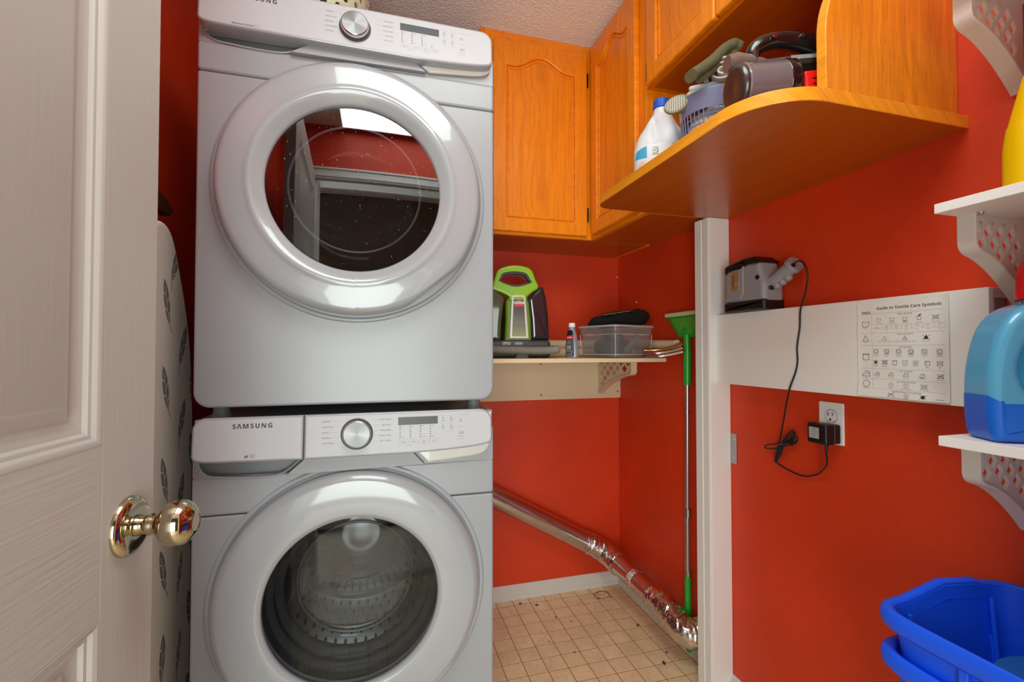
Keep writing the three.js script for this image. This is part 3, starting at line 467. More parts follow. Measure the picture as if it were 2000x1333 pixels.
// ---------------------------------------------------------------- right wall: white board, poster, spotlight, outlet, shelves
{ // boxed white board along the right wall
  const t = thing('wall_board', 'wide white painted board boxed out along the red right wall', 'board', [0, 0, 0]);
  t.position.set(XR, 1.022, -0.572);
  const L = 1.284 - 0.572 - 0.0005;
  part('front_board', bx(-0.054, -0.038, 0, 0.224, -L, 0, 0.001, 'z'), M.white, t);
  part('top_board', bx(-0.038, -0.0005, 0.205, 0.224, -L, -0.0015, 0.001, 'z'), M.white, t);
  part('bottom_board', bx(-0.038, -0.0005, 0, 0.019, -L, -0.0015, 0.001, 'z'), M.white, t);
  part('end_cap', bx(-0.038, -0.0005, 0.019, 0.205, -0.02, -0.004, 0.001, 'y'), S({ color: 0xb0a498, roughness: 0.6 }), t, 'raw grey end');
  // the board rests on the casing of the post, so its left end laps over it
}
{ // care-symbol guide taped to the board
  const w = 0.180, h = 0.2145, px = 5200;
  const tex = canvasTex(936, 1116, (c, W, H) => {
    const q = rng(4); c.fillStyle = '#e9e8e4'; c.fillRect(0, 0, W, H);
    c.scale(W / 936, H / 1116);
    const ink = '#26272b', T = (s, x, y, z, al = 'center', st = '') => { c.fillStyle = ink; c.font = st + z + 'px sans-serif'; c.textAlign = al; c.textBaseline = 'middle'; c.fillText(s, x, y); };
    const line = (x0, y0, x1, y1, lw = 2, col = '#77787a') => { c.strokeStyle = col; c.lineWidth = lw; c.beginPath(); c.moveTo(x0, y0); c.lineTo(x1, y1); c.stroke(); };
    T('Sears', 100, 128, 40, 'center', 'bold '); line(45, 150, 158, 146, 3, ink);
    c.save(); c.transform(1, 0, -0.12, 1, 12, 0); T('Guide to Textile Care Symbols', 545, 92, 45, 'center', 'bold '); c.restore();
    for (const [y, s] of [[165, 'Wash Symbols'], [392, 'Bleach Symbols'], [536, 'Dry Symbols'], [805, 'Iron Symbols'], [925, 'Dry Clean Symbols'], [1036, 'Supplementary Care Symbols']]) { line(40, y - 14, 900, y - 14); c.fillStyle = '#e9e8e4'; T(s, 520, y + 4, 23, 'center', 'italic '); }
    line(165, 165, 165, 1022);
    const tub = (x, y, s, lw = 4) => { c.strokeStyle = ink; c.lineWidth = lw; c.beginPath(); c.moveTo(x - s, y - s * 0.8); c.lineTo(x - s * 0.75, y + s * 0.8); c.lineTo(x + s * 0.75, y + s * 0.8); c.lineTo(x + s, y - s * 0.8); c.stroke(); c.lineWidth = lw * 0.7; c.beginPath(); c.moveTo(x - s * 0.95, y - s * 0.6); c.quadraticCurveTo(x - s * 0.6, y - s, x - s * 0.3, y - s * 0.6); c.quadraticCurveTo(x, y - s * 0.2, x + s * 0.3, y - s * 0.6); c.quadraticCurveTo(x + s * 0.6, y - s, x + s * 0.95, y - s * 0.6); c.stroke(); };
    const tri = (x, y, s, lw = 4, fill) => { c.strokeStyle = c.fillStyle = ink; c.lineWidth = lw; c.beginPath(); c.moveTo(x, y - s); c.lineTo(x + s * 0.95, y + s * 0.8); c.lineTo(x - s * 0.95, y + s * 0.8); c.closePath(); fill ? c.fill() : c.stroke(); };
    const sq = (x, y, s, lw = 4) => { c.strokeStyle = ink; c.lineWidth = lw; c.strokeRect(x - s, y - s, 2 * s, 2 * s); };
    const ring = (x, y, r, lw = 4, fill) => { c.strokeStyle = c.fillStyle = ink; c.lineWidth = lw; c.beginPath(); c.arc(x, y, r, 0, 7); fill ? c.fill() : c.stroke(); };
    const X = (x, y, s, lw = 4) => { line(x - s * 1.35, y - s * 0.9, x + s * 1.35, y + s * 0.9, lw, ink); line(x - s * 1.35, y + s * 0.9, x + s * 1.35, y - s * 0.9, lw, ink); };
    const iron = (x, y, s, lw = 4) => { c.strokeStyle = ink; c.lineWidth = lw; c.beginPath(); c.moveTo(x - s * 0.55, y - s * 0.75); c.lineTo(x + s * 0.85, y - s * 0.75); c.lineTo(x + s * 1.1, y + s * 0.7); c.lineTo(x - s * 1.1, y + s * 0.7); c.quadraticCurveTo(x - s * 0.9, y - s * 0.2, x - s * 0.1, y - s * 0.2); c.lineTo(x + s * 0.95, y - s * 0.2); c.stroke(); };
    const dot = (x, y, r = 3.5) => { c.fillStyle = ink; c.beginPath(); c.arc(x, y, r, 0, 7); c.fill(); };
    const cap = (x, y, s, z = 13) => T(s, x, y, z);
    tub(90, 270, 40, 5); cap(90, 322, 'Wash'); tri(92, 440, 36, 5); cap(92, 484, 'Bleach'); sq(92, 655, 35, 5); c.beginPath(); c.moveTo(57, 622); c.quadraticCurveTo(92, 645, 127, 622); c.stroke(); cap(92, 708, 'Dry'); iron(90, 855, 40, 5); cap(90, 898, 'Iron'); ring(92, 970, 38, 5); cap(92, 1020, 'Dryclean');
    [[240, 'Machine Wash'], [385, 'Permanent Press'], [520, 'Gentle Cycle'], [660, 'Hand Wash'], [815, 'Do Not Wash']].forEach(([x, s], i) => { tub(x, 228, 23, 3.5); if (i === 1 || i === 2) line(x - 22, 254, x + 22, 254, 3, ink); if (i === 2) line(x - 22, 260, x + 22, 260, 3, ink); if (i === 3) { c.fillStyle = ink; c.save(); c.translate(x + 4, 200); c.rotate(-0.6); c.fillRect(-14, -7, 34, 13); c.restore(); } if (i === 4) X(x, 228, 27); cap(x, 272, s); });
    cap(222, 308, 'Water', 14); cap(222, 324, 'Temperature', 14); [[330, 6], [432, 5], [535, 4], [640, 3], [745, 2], [850, 1]].forEach(([x, n]) => { c.strokeStyle = '#88898b'; c.lineWidth = 1.5; c.strokeRect(x - 50, 290, 100, 46); cap(x, 300, 'Very Hot', 11); for (let k = 0; k < n; k++) dot(x - 10 + (k % 3) * 10, 316 + Math.floor(k / 3) * 9, 3); cap(x, 348, ['Hot', 'Warm', 'Cool'][n % 3], 11); });
    tri(305, 440, 24, 3.5); cap(305, 478, 'Any Bleach (When Needed)', 12); tri(520, 440, 24, 3.5); line(508, 456, 526, 430, 3, ink); line(522, 458, 536, 440, 3, ink); cap(520, 478, 'Only Non-Chlorine Bleach (When Needed)', 12); tri(725, 436, 27, 3, true); X(725, 440, 27); cap(725, 478, 'Do Not Bleach', 12);
    [205, 325, 450, 575, 705, 845].forEach((x, i) => { sq(x, 590, 23, 3.5); ring(x, 590, 17, 3.5); if (i) for (let k = 0; k < Math.max(1, 3 - i % 3); k++) dot(x - 5 + k * 9, 590, 3); if (i === 1 || i === 3) line(x - 22, 617, x + 22, 617, 3, ink); if (i === 5) line(x - 24, 620, x + 24, 620, 3, ink); cap(x, 630, 'Tumble Dry', 12); cap(x, 644, ['Normal', 'High', 'Medium', 'Delicate', 'Low', 'No Heat'][i], 12); });
    [205, 305, 410, 515, 620, 730, 845].forEach((x, i) => { sq(x, 715, 22, 3.5); if (i === 0) ring(x, 715, 16, 3, true); if (i === 1) { ring(x, 715, 15, 3); X(x, 715, 25); } if (i === 2) { c.beginPath(); c.moveTo(x - 22, 694); c.quadraticCurveTo(x, 710, x + 22, 694); c.stroke(); } if (i === 3) line(x - 13, 715, x + 13, 715, 4, ink); if (i === 4) for (const k of [-9, 0, 9]) line(x + k, 703, x + k, 727, 4, ink); if (i === 5) { line(x - 22, 728, x + 10, 694, 3, ink); line(x - 22, 714, x - 4, 694, 3, ink); } if (i === 6) X(x, 715, 22); cap(x, 750, ['Tumble Dry', 'Do Not', 'Line Dry', 'Dry Flat', 'Drip Dry', 'Dry in', 'Do Not'][i], 12); if (i < 2 || i > 4) cap(x, 764, ['No Heat', 'Tumble Dry', '', '', '', 'Shade', 'Dry'][i], 12); });
    [215, 365, 520, 680, 850].forEach((x, i) => { iron(x, 850, 25, 3.5); for (let k = 0; k < 3 - i; k++) dot(x - 8 + k * 9, 858, 3); if (i === 3) { line(x - 18, 874, x - 10, 866, 3, ink); line(x + 10, 866, x + 18, 874, 3, ink); X(x, 872, 10, 3); } if (i === 4) X(x, 850, 25); cap(x, 886, ['Iron High', 'Iron Medium', 'Iron Low', 'Do Not Steam', 'Do Not Iron'][i], 12); });
    [[365, 'P', 'Dryclean'], [520, 'F', 'Dryclean Petroleum'], [695, '', 'Do Not Dryclean']].forEach(([x, s, l]) => { ring(x, 970, 23, 3.5); if (s) T(s, x, 971, 28); else X(x, 970, 27); cap(x, 1006, l, 12); });
    ring(525, 1080, 23, 3.5); T('W', 525, 1081, 26); cap(525, 1110, 'Wetclean', 12); ring(690, 1080, 20, 3, true); X(690, 1080, 27); c.strokeStyle = ink; c.lineWidth = 4; c.beginPath(); c.moveTo(335, 1090); c.quadraticCurveTo(365, 1050, 395, 1085); c.stroke(); X(365, 1078, 25); cap(365, 1106, 'Do Not Wring', 12); T('CARE GUIDE   1', 850, 1092, 13, 'center', 'bold ');
  });
  const g = new THREE.BoxGeometry(w, h, 0.0004, 40, 48, 1), p = g.attributes.position;
  for (let i = 0; i < p.count; i++) { const x = p.getX(i) / w + 0.5, y = p.getY(i) / h + 0.5; const curl = Math.max(0, 0.10 - y) * 0.03 * (0.5 + 0.5 * Math.sin(x * 9 + 1)) + Math.max(0, x - 0.93) * 0.03 + Math.max(0, 0.05 - x) * 0.02; p.setZ(i, p.getZ(i) + 0.0004 + curl + 0.0005 * (1 + Math.sin(y * 21 + x * 3))); }
  g.computeVertexNormals();
  const paper = S({ color: 0xe9e8e4, roughness: 0.7 }), printed = S({ map: tex, roughness: 0.7 });
  const m = part('poster', g, [paper, paper, paper, paper, printed, paper]); tag(m, 'printed sheet of laundry care symbols taped to the white wall board', 'poster');
  m.position.set(XR - 0.0545, 1.1335, -0.722); m.rotation.y = -Math.PI / 2;
}
{ // rechargeable spotlight standing face down on the board; local x runs to the right as seen from the room
  const t = thing('spotlight', 'grey handheld spotlight with black bezel standing lens down on the white board', 'spotlight', [XR - 0.040, 1.2465, -1.142], -Math.PI / 2);
  const grey = S({ color: 0x96959a, roughness: 0.38 }), ox = 1.142, oy = 1.2465, J = (l) => l.map(([z, y]) => [z + ox, y - oy]);
  const body = J([[-1.221, 1.278], [-1.218, 1.367], [-1.213, 1.380], [-1.152, 1.382], [-1.128, 1.390], [-1.082, 1.386], [-1.074, 1.357], [-1.063, 1.324], [-1.062, 1.272]]);
  part('housing', moved(ext(shapeOf(body), 0.074, 0.014, 5), 0, 0, -0.037), grey, t);
  const raised = J([[-1.210, 1.284], [-1.208, 1.362], [-1.196, 1.374], [-1.150, 1.377], [-1.138, 1.383], [-1.138, 1.300], [-1.150, 1.284]]);
  part('side_panel', moved(ext(shapeOf(raised), 0.010, 0.004, 3), 0, 0, 0.030), grey, t);
  part('bezel', moved(ext(rrect(-0.0795, 0.0003, 0.080, 0.032, 0.005), 0.078, 0.010, 4), 0, 0, -0.039), M.black, t, 'black lens bezel');
  for (const [n0, n1] of [[-0.055, -0.035], [0.012, 0.034]]) part('bezel_notch', bx(n0, n1, 0.0003, 0.006, 0.0385, 0.0402), M.darkGap, t);
  const topg = shapeOf(J([[-1.219, 1.368], [-1.219, 1.392], [-1.200, 1.398], [-1.143, 1.407], [-1.100, 1.405], [-1.078, 1.386], [-1.082, 1.383], [-1.122, 1.389], [-1.134, 1.379], [-1.150, 1.383], [-1.195, 1.379], [-1.205, 1.366]]));
  part('top_guard', moved(ext(topg, 0.080, 0.010, 4), 0, 0, -0.040), M.black, t, 'black top guard');
  const hp = J([[-1.095, 1.332], [-1.062, 1.330], [-1.030, 1.345], [-0.998, 1.362]]);
  const grip = part('handle', tube(hp.map(([x, y]) => [x, y, 0]), 0.0195, 24, 20), grey, t);
  part('handle_cap', rod([hp[3][0] - 0.004, hp[3][1] - 0.002, 0], [hp[3][0] + 0.007, hp[3][1] + 0.004, 0], 0.024, 24, 0.0225), grey, t);
  part('finger_bump', [[-1.052, 1.315], [-1.034, 1.323], [-1.016, 1.332]].map(([z, y]) => moved(new THREE.SphereGeometry(0.012, 14, 10), z + ox, y - oy, 0)), grey, grip);
  part('trigger', moved(new RoundedBoxGeometry(0.022, 0.012, 0.016, 3, 0.004), -1.068 + ox, 1.309 - oy, 0.012), M.black, t, 'black trigger');
  part('button', rod([-1.085 + ox, 1.341 - oy, 0.030], [-1.085 + ox, 1.341 - oy, 0.0395], 0.0065, 16), M.black, t, 'black push button');
  part('socket', [rod([-0.993 + ox, 1.358 - oy, 0.012], [-0.985 + ox, 1.360 - oy, 0.014], 0.006, 12)], M.black, t);
  const lt = canvasTex(128, 256, (c) => { c.fillStyle = '#a0764a'; c.fillRect(0, 0, 128, 256); c.fillStyle = '#e9dcc4'; c.fillRect(4, 4, 5, 248); c.fillRect(119, 4, 5, 248); c.save(); c.translate(64, 128); c.rotate(-Math.PI / 2); c.fillStyle = '#1f1710'; c.font = 'bold 34px sans-serif'; c.textAlign = 'center'; c.textBaseline = 'middle'; c.fillText('LITHIUM', 0, -14); c.fillStyle = '#efe4d0'; c.font = '22px sans-serif'; c.fillText('ION', -40, 22); c.restore(); });
  const lg = moved(ext(shapeOf(J([[-1.192, 1.311], [-1.153, 1.312], [-1.157, 1.372], [-1.186, 1.371]])), 0.0012, 0.0003), 0, 0, 0.0395);
  part('label_plate', lg, [S({ map: fitTex(lt, -0.05, 0.0645, -0.011, 0.126), roughness: 0.4 }), grey], t, 'bronze label plate');
}
{ // charger cord, adapter and wall outlet
  const o = thing('wall_outlet', 'white duplex outlet on the red wall under the white board', 'outlet', [XR - 0.0003, 0.8885, -0.924], -Math.PI / 2);
  part('cover_plate', moved(ext(rrect(-0.034, 0, 0.034, 0.107, 0.003), 0.005, 0.002, 3), 0, 0, 0), M.white, o);
  const face = (y) => { const s = new THREE.Shape(); s.absarc(0, 0, 0.0165, -0.95, 0.95, false); s.absarc(0, 0, 0.0165, Math.PI - 0.95, Math.PI + 0.95, false); s.closePath(); return moved(ext(s, 0.0065, 0.001, 2), 0, y, 0.0004); };
  for (const y of [0.071, 0.034]) {
    const f = part('receptacle', face(y), M.whiteGloss, o);
    part('slot', [bx(-0.0075, -0.0055, y + 0.001, y + 0.0095, 0.0068, 0.0074, 0), bx(0.0055, 0.0075, y + 0.002, y + 0.009, 0.0068, 0.0074, 0), moved(new THREE.CylinderGeometry(0.0027, 0.0027, 0.0006, 12), 0, y - 0.008, 0.0071, Math.PI / 2, 0, 0)], M.black, f);
    part('surround', moved(moved(new THREE.TorusGeometry(0.0172, 0.0007, 6, 40), 0, 0, 0), 0, y, 0.0048), M.rubber, f);
  }
  part('screw', moved(new THREE.SphereGeometry(0.003, 12, 8), 0, 0.0525, 0.0055), M.chrome, o);
  const a = thing('plug_charger', 'black plug-in charger in the wall outlet with a thin tied-up lead', 'charger', [XR - 0.0085, 0.8915, -0.921], -Math.PI / 2);
  part('body', moved(new RoundedBoxGeometry(0.056, 0.052, 0.030, 4, 0.006), 0, 0.0262, 0.0345), M.black, a);
  part('plug_base', moved(new RoundedBoxGeometry(0.052, 0.048, 0.020, 3, 0.004), 0.001, 0.0262, 0.0102), M.black, a);
  const at = canvasTex(160, 160, (c) => { c.fillStyle = '#a5a3a0'; c.fillRect(0, 0, 160, 160); c.fillStyle = '#3a3a3c'; c.textAlign = 'center'; c.font = '14px sans-serif'; ['AC ADAPTER', 'MODEL 411', 'INPUT 120V 60Hz', '12W', 'OUTPUT 12VDC', '500mA', 'CLASS 2'].forEach((s, i) => c.fillText(s, 80, 24 + i * 20)); });
  part('label', moved(ext(rrect(-0.014, 0.014, 0.014, 0.042, 0.001), 0.0006), -0.006, 0, 0.0492), [S({ map: fitTex(at, -0.014, 0.014, 0.014, 0.042), roughness: 0.5 }), M.grip], a, 'grey printed label');
  part('strain_relief', rod([0.018, 0.001, 0.038], [0.019, -0.018, 0.039], 0.0045, 12, 0.003), M.black, a);
  const C = (l) => l.map(([x, y, z]) => [z + 0.921, y - 0.8915, XR - 0.0085 - x]);   // room to the charger's own axes
  const cord = part('cord', tube(C([[XR - 0.053, 1.360, -0.985], [1.05, 1.364, -0.956], [1.046, 1.358, -0.937], [1.048, 1.330, -0.926], [1.055, 1.285, -0.937], [1.060, 1.235, -0.958], [1.0655, 1.190, -0.966], [1.0655, 1.136, -0.975], [1.0655, 1.100, -0.974], [1.0655, 1.070, -0.981], [1.062, 1.030, -0.995], [1.068, 0.990, -1.012], [1.09, 0.930, -1.045], [1.102, 0.895, -1.064], [1.105, 0.850, -1.078], [1.105, 0.812, -1.088], [1.106, 0.803, -1.082], [1.110, 0.790, -1.044], [1.112, 0.786, -1.001], [1.110, 0.800, -0.962], [1.10, 0.823, -0.932], [1.085, 0.845, -0.910], [1.0745, 0.872, -0.903]]), 0.0022, 200, 8), M.black, a);
  const cx = 1.105, loops = [];
  for (let k = 0; k < 5; k++) { const s = 0.0055 * k; loops.push(tube(C([[cx, 0.803 + s * 0.5, -1.089 + s * 0.4], [cx - 0.005, 0.835, -1.079 + s * 0.7], [cx - 0.006, 0.866, -1.060 + s * 0.5], [cx, 0.893 - s, -1.044 + s * 0.7], [cx + 0.005, 0.906 - s * 1.1, -1.029 + s * 0.2], [cx + 0.005, 0.892 - s, -1.026], [cx, 0.864, -1.052 - s * 0.3], [cx - 0.002, 0.833, -1.070 - s * 0.4], [cx, 0.808, -1.084]]), 0.0022, 60, 6, true)); }
  loops.push(tube(C([[cx, 0.862, -1.062], [cx, 0.855, -1.095], [cx, 0.845, -1.124], [cx + 0.003, 0.838, -1.129], [cx + 0.003, 0.838, -1.112], [cx, 0.850, -1.068]]), 0.0021, 40, 6));
  loops.push(tube(C([[cx, 0.860, -1.050], [cx, 0.868, -1.026], [cx, 0.885, -1.012], [cx, 0.900, -1.022]]), 0.0017, 30, 6));
  part('twist_tie', tube(C([[cx - 0.008, 0.857, -1.072], [cx - 0.010, 0.862, -1.060], [cx - 0.002, 0.864, -1.050], [cx + 0.008, 0.858, -1.056], [cx, 0.853, -1.070]]), 0.0019, 24, 6, true), M.rubber, cord);
  part('cord_bundle', loops, M.black, cord);
}
// white shelves on lattice brackets; local x runs towards the camera, local z out of the wall
function latticeBracket(depth, front, drop, wall, pitch = 0.031, hx = 0.0098, hy = 0.0132, thick = 0.006) {
  const s = new THREE.Shape(); s.moveTo(0, 0); s.lineTo(depth, 0); s.lineTo(depth, -front + 0.014); s.quadraticCurveTo(depth, -front, depth - 0.018, -front - 0.006);
  s.bezierCurveTo(depth * 0.62, -front - drop * 0.16, depth * 0.30, -front - drop * 0.55, wall, -front - drop); s.lineTo(0, -front - drop); s.closePath();
  const edge = s.getPoints(24), lower = (x) => { let y = 0; for (let i = 0; i + 1 < edge.length; i++) { const a = edge[i], b = edge[i + 1]; if (Math.min(a.x, b.x) <= x && Math.max(a.x, b.x) >= x && Math.abs(b.x - a.x) > 1e-6) y = Math.min(y, a.y + (b.y - a.y) * (x - a.x) / (b.x - a.x)); } return y; };
  for (let r = 0; r < 12; r++) for (let k = 0; k < 14; k++) {
    const x = depth - 0.018 - (k + (r % 2 ? 0 : 0.5)) * pitch, y = -0.010 - r * (hy + 0.0062);
    if (x < 0.016 || x + hx > depth - 0.004) continue;
    const low = Math.max(lower(Math.max(x - hx, 0.002)), lower(x), lower(Math.min(x + hx, depth - 0.001))) + 0.006;
    if (y - hy < low) continue;
    const p = new THREE.Path(); if (y + hy > -0.008) { p.moveTo(x - hx * 0.8, -0.010); p.lineTo(x, y - hy * 0.8); p.lineTo(x + hx * 0.8, -0.010); } else { p.moveTo(x - hx, y); p.lineTo(x, y - hy); p.lineTo(x + hx, y); p.lineTo(x, y + hy); } p.closePath(); s.holes.push(p);
  }
  const plate = ext(s, thick, 0.0008, 1, 24); plate.translate(0, 0, -thick / 2);
  // flange: a ribbon along the front edge and the curve
  const i0 = edge.findIndex((p) => Math.abs(p.x - depth) < 1e-6), path = edge.slice(i0).filter((p) => p.x >= wall - 1e-6), inn = [], cen = path.map((p) => p);
  const out = path.map((p, i) => { const a = path[Math.max(0, i - 1)], b = path[Math.min(path.length - 1, i + 1)], t = new THREE.Vector2(b.x - a.x, b.y - a.y).normalize(); return [p.x - t.y * 0.001, p.y + t.x * 0.001]; }), off = path.map((p, i) => { const a = path[Math.max(0, i - 1)], b = path[Math.min(path.length - 1, i + 1)], t = new THREE.Vector2(b.x - a.x, b.y - a.y).normalize(); return [p.x + t.y * 0.0042, p.y - t.x * 0.0042]; });
  const fl = ext(shapeOf([...out, ...off.reverse()]), 0.027, 0.0012, 2); fl.translate(0, 0, -0.0135);
  return [plate, fl];
}
const bracketGeo = latticeBracket(0.155, 0.062, 0.10, 0.006);
function bracket(parent, x, name, geo, mat, fasteners) {
  const b = part(name, geo[0], mat, parent); b.position.set(x, 0, 0.0005); b.rotation.y = -Math.PI / 2;
  part('bracket_edge', geo[1], mat, b);
  return b;
}
const shelfPlastic = S({ color: 0xd9d5d0, roughness: 0.42 });
const shelfLabels = ['white shelf highest on the right wall, only its lattice bracket visible at the top edge', 'white shelf on a lattice bracket holding the yellow bottle', 'white shelf on a lattice bracket holding the blue detergent bottle'];
[1.7605, 1.364, 0.968].forEach((y, i) => {
  const t = thing('wall_shelf', shelfLabels[i], 'shelf', [XR - 0.0005, y, -0.56], -Math.PI / 2, 'white shelves on the right wall');
  part('shelf_board', bx(0, 0.62, 0, 0.0165, 0, 0.2095, 0.001, 'x'), M.white, t);
  for (const x of [0.0145, 0.56]) { const b = bracket(t, x, 'bracket', bracketGeo, shelfPlastic); part('screw', moved(new THREE.SphereGeometry(0.004, 12, 8), 0.148, -0.001, -0.017), M.chrome, b); }
});
// ---------------------------------------------------------------- low shelf on the back wall and what stands on it
const LS = 1.0993;                                           // its top
{
  const t = thing('wall_shelf', 'cream melamine shelf with back board on the back wall, holding the carpet cleaner', 'shelf', [0, 0.90, ZB + 0.0005]);
  part('shelf_board', bx(0.02, 1.078, 0.184, LS - 0.90, 0.0, 0.46, 0.0015, 'x'), S({ color: 0xe6cfa6, roughness: 0.45 }), t);
  part('back_board', bx(0.02, XR - 0.001, 0, 0.184, 0, 0.02, 0.001, 'x'), M.melamine, t);
  const geo = latticeBracket(0.325, 0.052, 0.105, 0.03, 0.060, 0.025, 0.0175, 0.005), mat = S({ color: 0xd8c2a4, roughness: 0.5 });
  for (const x of [0.395, 1.003]) { const b = part('bracket', geo[0], mat, t); b.position.set(x, 0.184, 0.02); b.rotation.y = -Math.PI / 2; part('bracket_edge', geo[1], mat, b); }
  for (const [x, y] of [[0.71, 0.165], [0.712, 0.022], [1.105, 0.03]]) part('screw_hole', moved(new THREE.CylinderGeometry(0.0035, 0.0035, 0.001, 12), x, y, 0.0204, Math.PI / 2, 0, 0), M.black, t);
}
{ // green portable carpet cleaner
  const t = thing('carpet_cleaner', 'green and grey portable carpet cleaner with a carry handle on the cream shelf', 'carpet cleaner', [0.512, LS, -1.735], -0.14);
  const green = P({ color: 0x8dc21f, roughness: 0.3, clearcoat: 0.5, clearcoatRoughness: 0.15 }), darkGrey = S({ color: 0x3a3a3d, roughness: 0.45 }), smoke = P({ color: 0x2a2a30, roughness: 0.12, clearcoat: 1, clearcoatRoughness: 0.04 });
  const tankL = P({ color: 0xa9b08a, roughness: 0.05, transmission: 0.75, thickness: 0, ior: 1.5 });
  const smooth = (pts, type = THREE.Shape, n = 60) => new type(new THREE.SplineCurve([...pts, pts[0]].map((p) => new THREE.Vector2(...p))).getPoints(n).slice(0, -1));
  part('base', [moved(ext(rrect(-0.142, 0.0, 0.130, 0.070, 0.014), 0.22, 0.012, 4), 0, 0, -0.20)], darkGrey, t);
  part('foot', moved(ext(shapeOf([[-0.014, 0], [-0.006, 0.022], [0.030, 0.022], [0.038, 0]]), 0.03, 0.002), 0, 0, 0.02), S({ color: 0x55565a, roughness: 0.5 }), t);
  const nm = canvasTex(512, 64, (c) => { c.fillStyle = '#2f2f32'; c.fillRect(0, 0, 512, 64); c.fillStyle = '#e6e6e6'; c.textBaseline = 'middle'; c.font = 'bold 50px sans-serif'; c.fillText('LITTLE', 8, 34); c.font = '50px sans-serif'; c.fillText('GREEN', 250, 34); });
  part('name_strip', moved(ext(rrect(-0.062, 0.0485, 0.040, 0.066, 0.001), 0.002), 0, 0, 0.0195), [S({ map: fitTex(nm, -0.062, 0.0485, 0.040, 0.066), roughness: 0.4 }), darkGrey], t);
  // body core and handle
  part('body', moved(ext(shapeOf([[-0.050, 0.06], [-0.045, 0.15], [-0.046, 0.22], [-0.03, 0.25], [0.036, 0.25], [0.048, 0.22], [0.056, 0.15], [0.058, 0.06]]), 0.17, 0.012, 4), 0, 0, -0.168), S({ color: 0x6f8c22, roughness: 0.4 }), t);
  const h = smooth([[-0.101, 0.268], [-0.090, 0.310], [-0.074, 0.346], [-0.028, 0.3625], [0.018, 0.3625], [0.055, 0.348], [0.072, 0.310], [0.084, 0.278], [0.058, 0.258], [0.038, 0.240], [0.034, 0.226], [-0.028, 0.226], [-0.034, 0.240], [-0.062, 0.254]], THREE.Shape, 120);
  const hole = [[-0.084, 0.297], [-0.074, 0.322], [-0.062, 0.338], [-0.022, 0.347], [0.018, 0.345], [0.042, 0.336], [0.056, 0.314], [0.065, 0.293], [0.022, 0.275], [-0.014, 0.271], [-0.054, 0.282]];
  h.holes.push(smooth(hole, THREE.Path, 80)); const hd = part('handle', moved(ext(h, 0.052, 0.008, 5, 8), 0, 0, -0.040), green, t, 'lime green carry handle');
  const grip = smooth(hole, THREE.Shape, 80); grip.holes.push(smooth(hole.map(([x, y]) => [-0.008 + (x + 0.008) * 0.86, 0.307 + (y - 0.307) * 0.74]), THREE.Path, 80));
  part('grip', moved(ext(grip, 0.040, 0.006, 4, 8), 0, 0, -0.034), darkGrey, hd);
  // tanks
  const tR = [[0.042, 0.235], [0.086, 0.283], [0.106, 0.281], [0.118, 0.235], [0.126, 0.17], [0.130, 0.076], [0.126, 0.070], [0.056, 0.070], [0.052, 0.15]];
  part('clean_tank', moved(ext(shapeOf(tR), 0.185, 0.016, 5), 0, 0, -0.182), smoke, t, 'smoked tank');
  part('dirty_tank', moved(ext(shapeOf(tR.map(([x, y]) => [0.004 - x - 0.012, y]).reverse()), 0.185, 0.016, 5), 0, 0, -0.182), tankL, t, 'clear greenish tank');
  part('tank_core', [moved(new RoundedBoxGeometry(0.05, 0.15, 0.12, 3, 0.02), -0.088, 0.15, -0.09)], S({ color: 0x55603a, roughness: 0.6 }), t);
  // front plate with the maker's mark and the green mesh
  const plate = [[-0.024, 0.242], [-0.016, 0.247], [0.024, 0.247], [0.032, 0.242], [0.045, 0.076], [-0.033, 0.076]], ins = plate.map(([x, y]) => [0.005 + (x - 0.005) * 0.80, 0.161 + (y - 0.161) * 0.94]);
  const rim = shapeOf(plate); rim.holes.push(new THREE.Path(ins.map((p) => new THREE.Vector2(...p)))); part('plate_rim', moved(ext(rim, 0.008, 0.003, 3), 0, 0, 0.005), S({ color: 0xc9c2b4, roughness: 0.35, metalness: 0.3 }), t, 'silver plate rim');
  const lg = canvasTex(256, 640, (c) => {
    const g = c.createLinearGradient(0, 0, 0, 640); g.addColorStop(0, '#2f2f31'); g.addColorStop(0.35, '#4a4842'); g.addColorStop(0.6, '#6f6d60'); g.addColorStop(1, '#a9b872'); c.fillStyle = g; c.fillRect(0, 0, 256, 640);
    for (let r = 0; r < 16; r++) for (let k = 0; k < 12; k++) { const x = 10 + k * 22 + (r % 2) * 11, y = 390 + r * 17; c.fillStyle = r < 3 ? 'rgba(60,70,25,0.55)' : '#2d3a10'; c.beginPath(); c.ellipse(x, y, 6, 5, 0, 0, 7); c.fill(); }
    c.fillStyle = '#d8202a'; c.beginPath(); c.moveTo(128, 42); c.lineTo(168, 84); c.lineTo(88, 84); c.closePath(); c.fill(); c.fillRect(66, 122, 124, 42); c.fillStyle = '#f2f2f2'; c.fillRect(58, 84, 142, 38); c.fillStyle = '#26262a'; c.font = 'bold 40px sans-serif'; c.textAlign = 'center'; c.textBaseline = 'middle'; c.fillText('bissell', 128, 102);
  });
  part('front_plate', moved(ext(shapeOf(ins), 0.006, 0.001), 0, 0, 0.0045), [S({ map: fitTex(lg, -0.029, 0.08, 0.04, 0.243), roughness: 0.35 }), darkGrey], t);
  // corrugated hose wrapped round the base
  const path = new THREE.CatmullRomCurve3([[-0.19, 0.035, 0.05], [-0.12, 0.034, 0.052], [-0.02, 0.031, 0.053], [0.08, 0.029, 0.051], [0.135, 0.031, 0.040], [0.156, 0.033, 0.008], [0.152, 0.035, -0.05], [0.148, 0.035, -0.12]].map((p) => new THREE.Vector3(...p)));
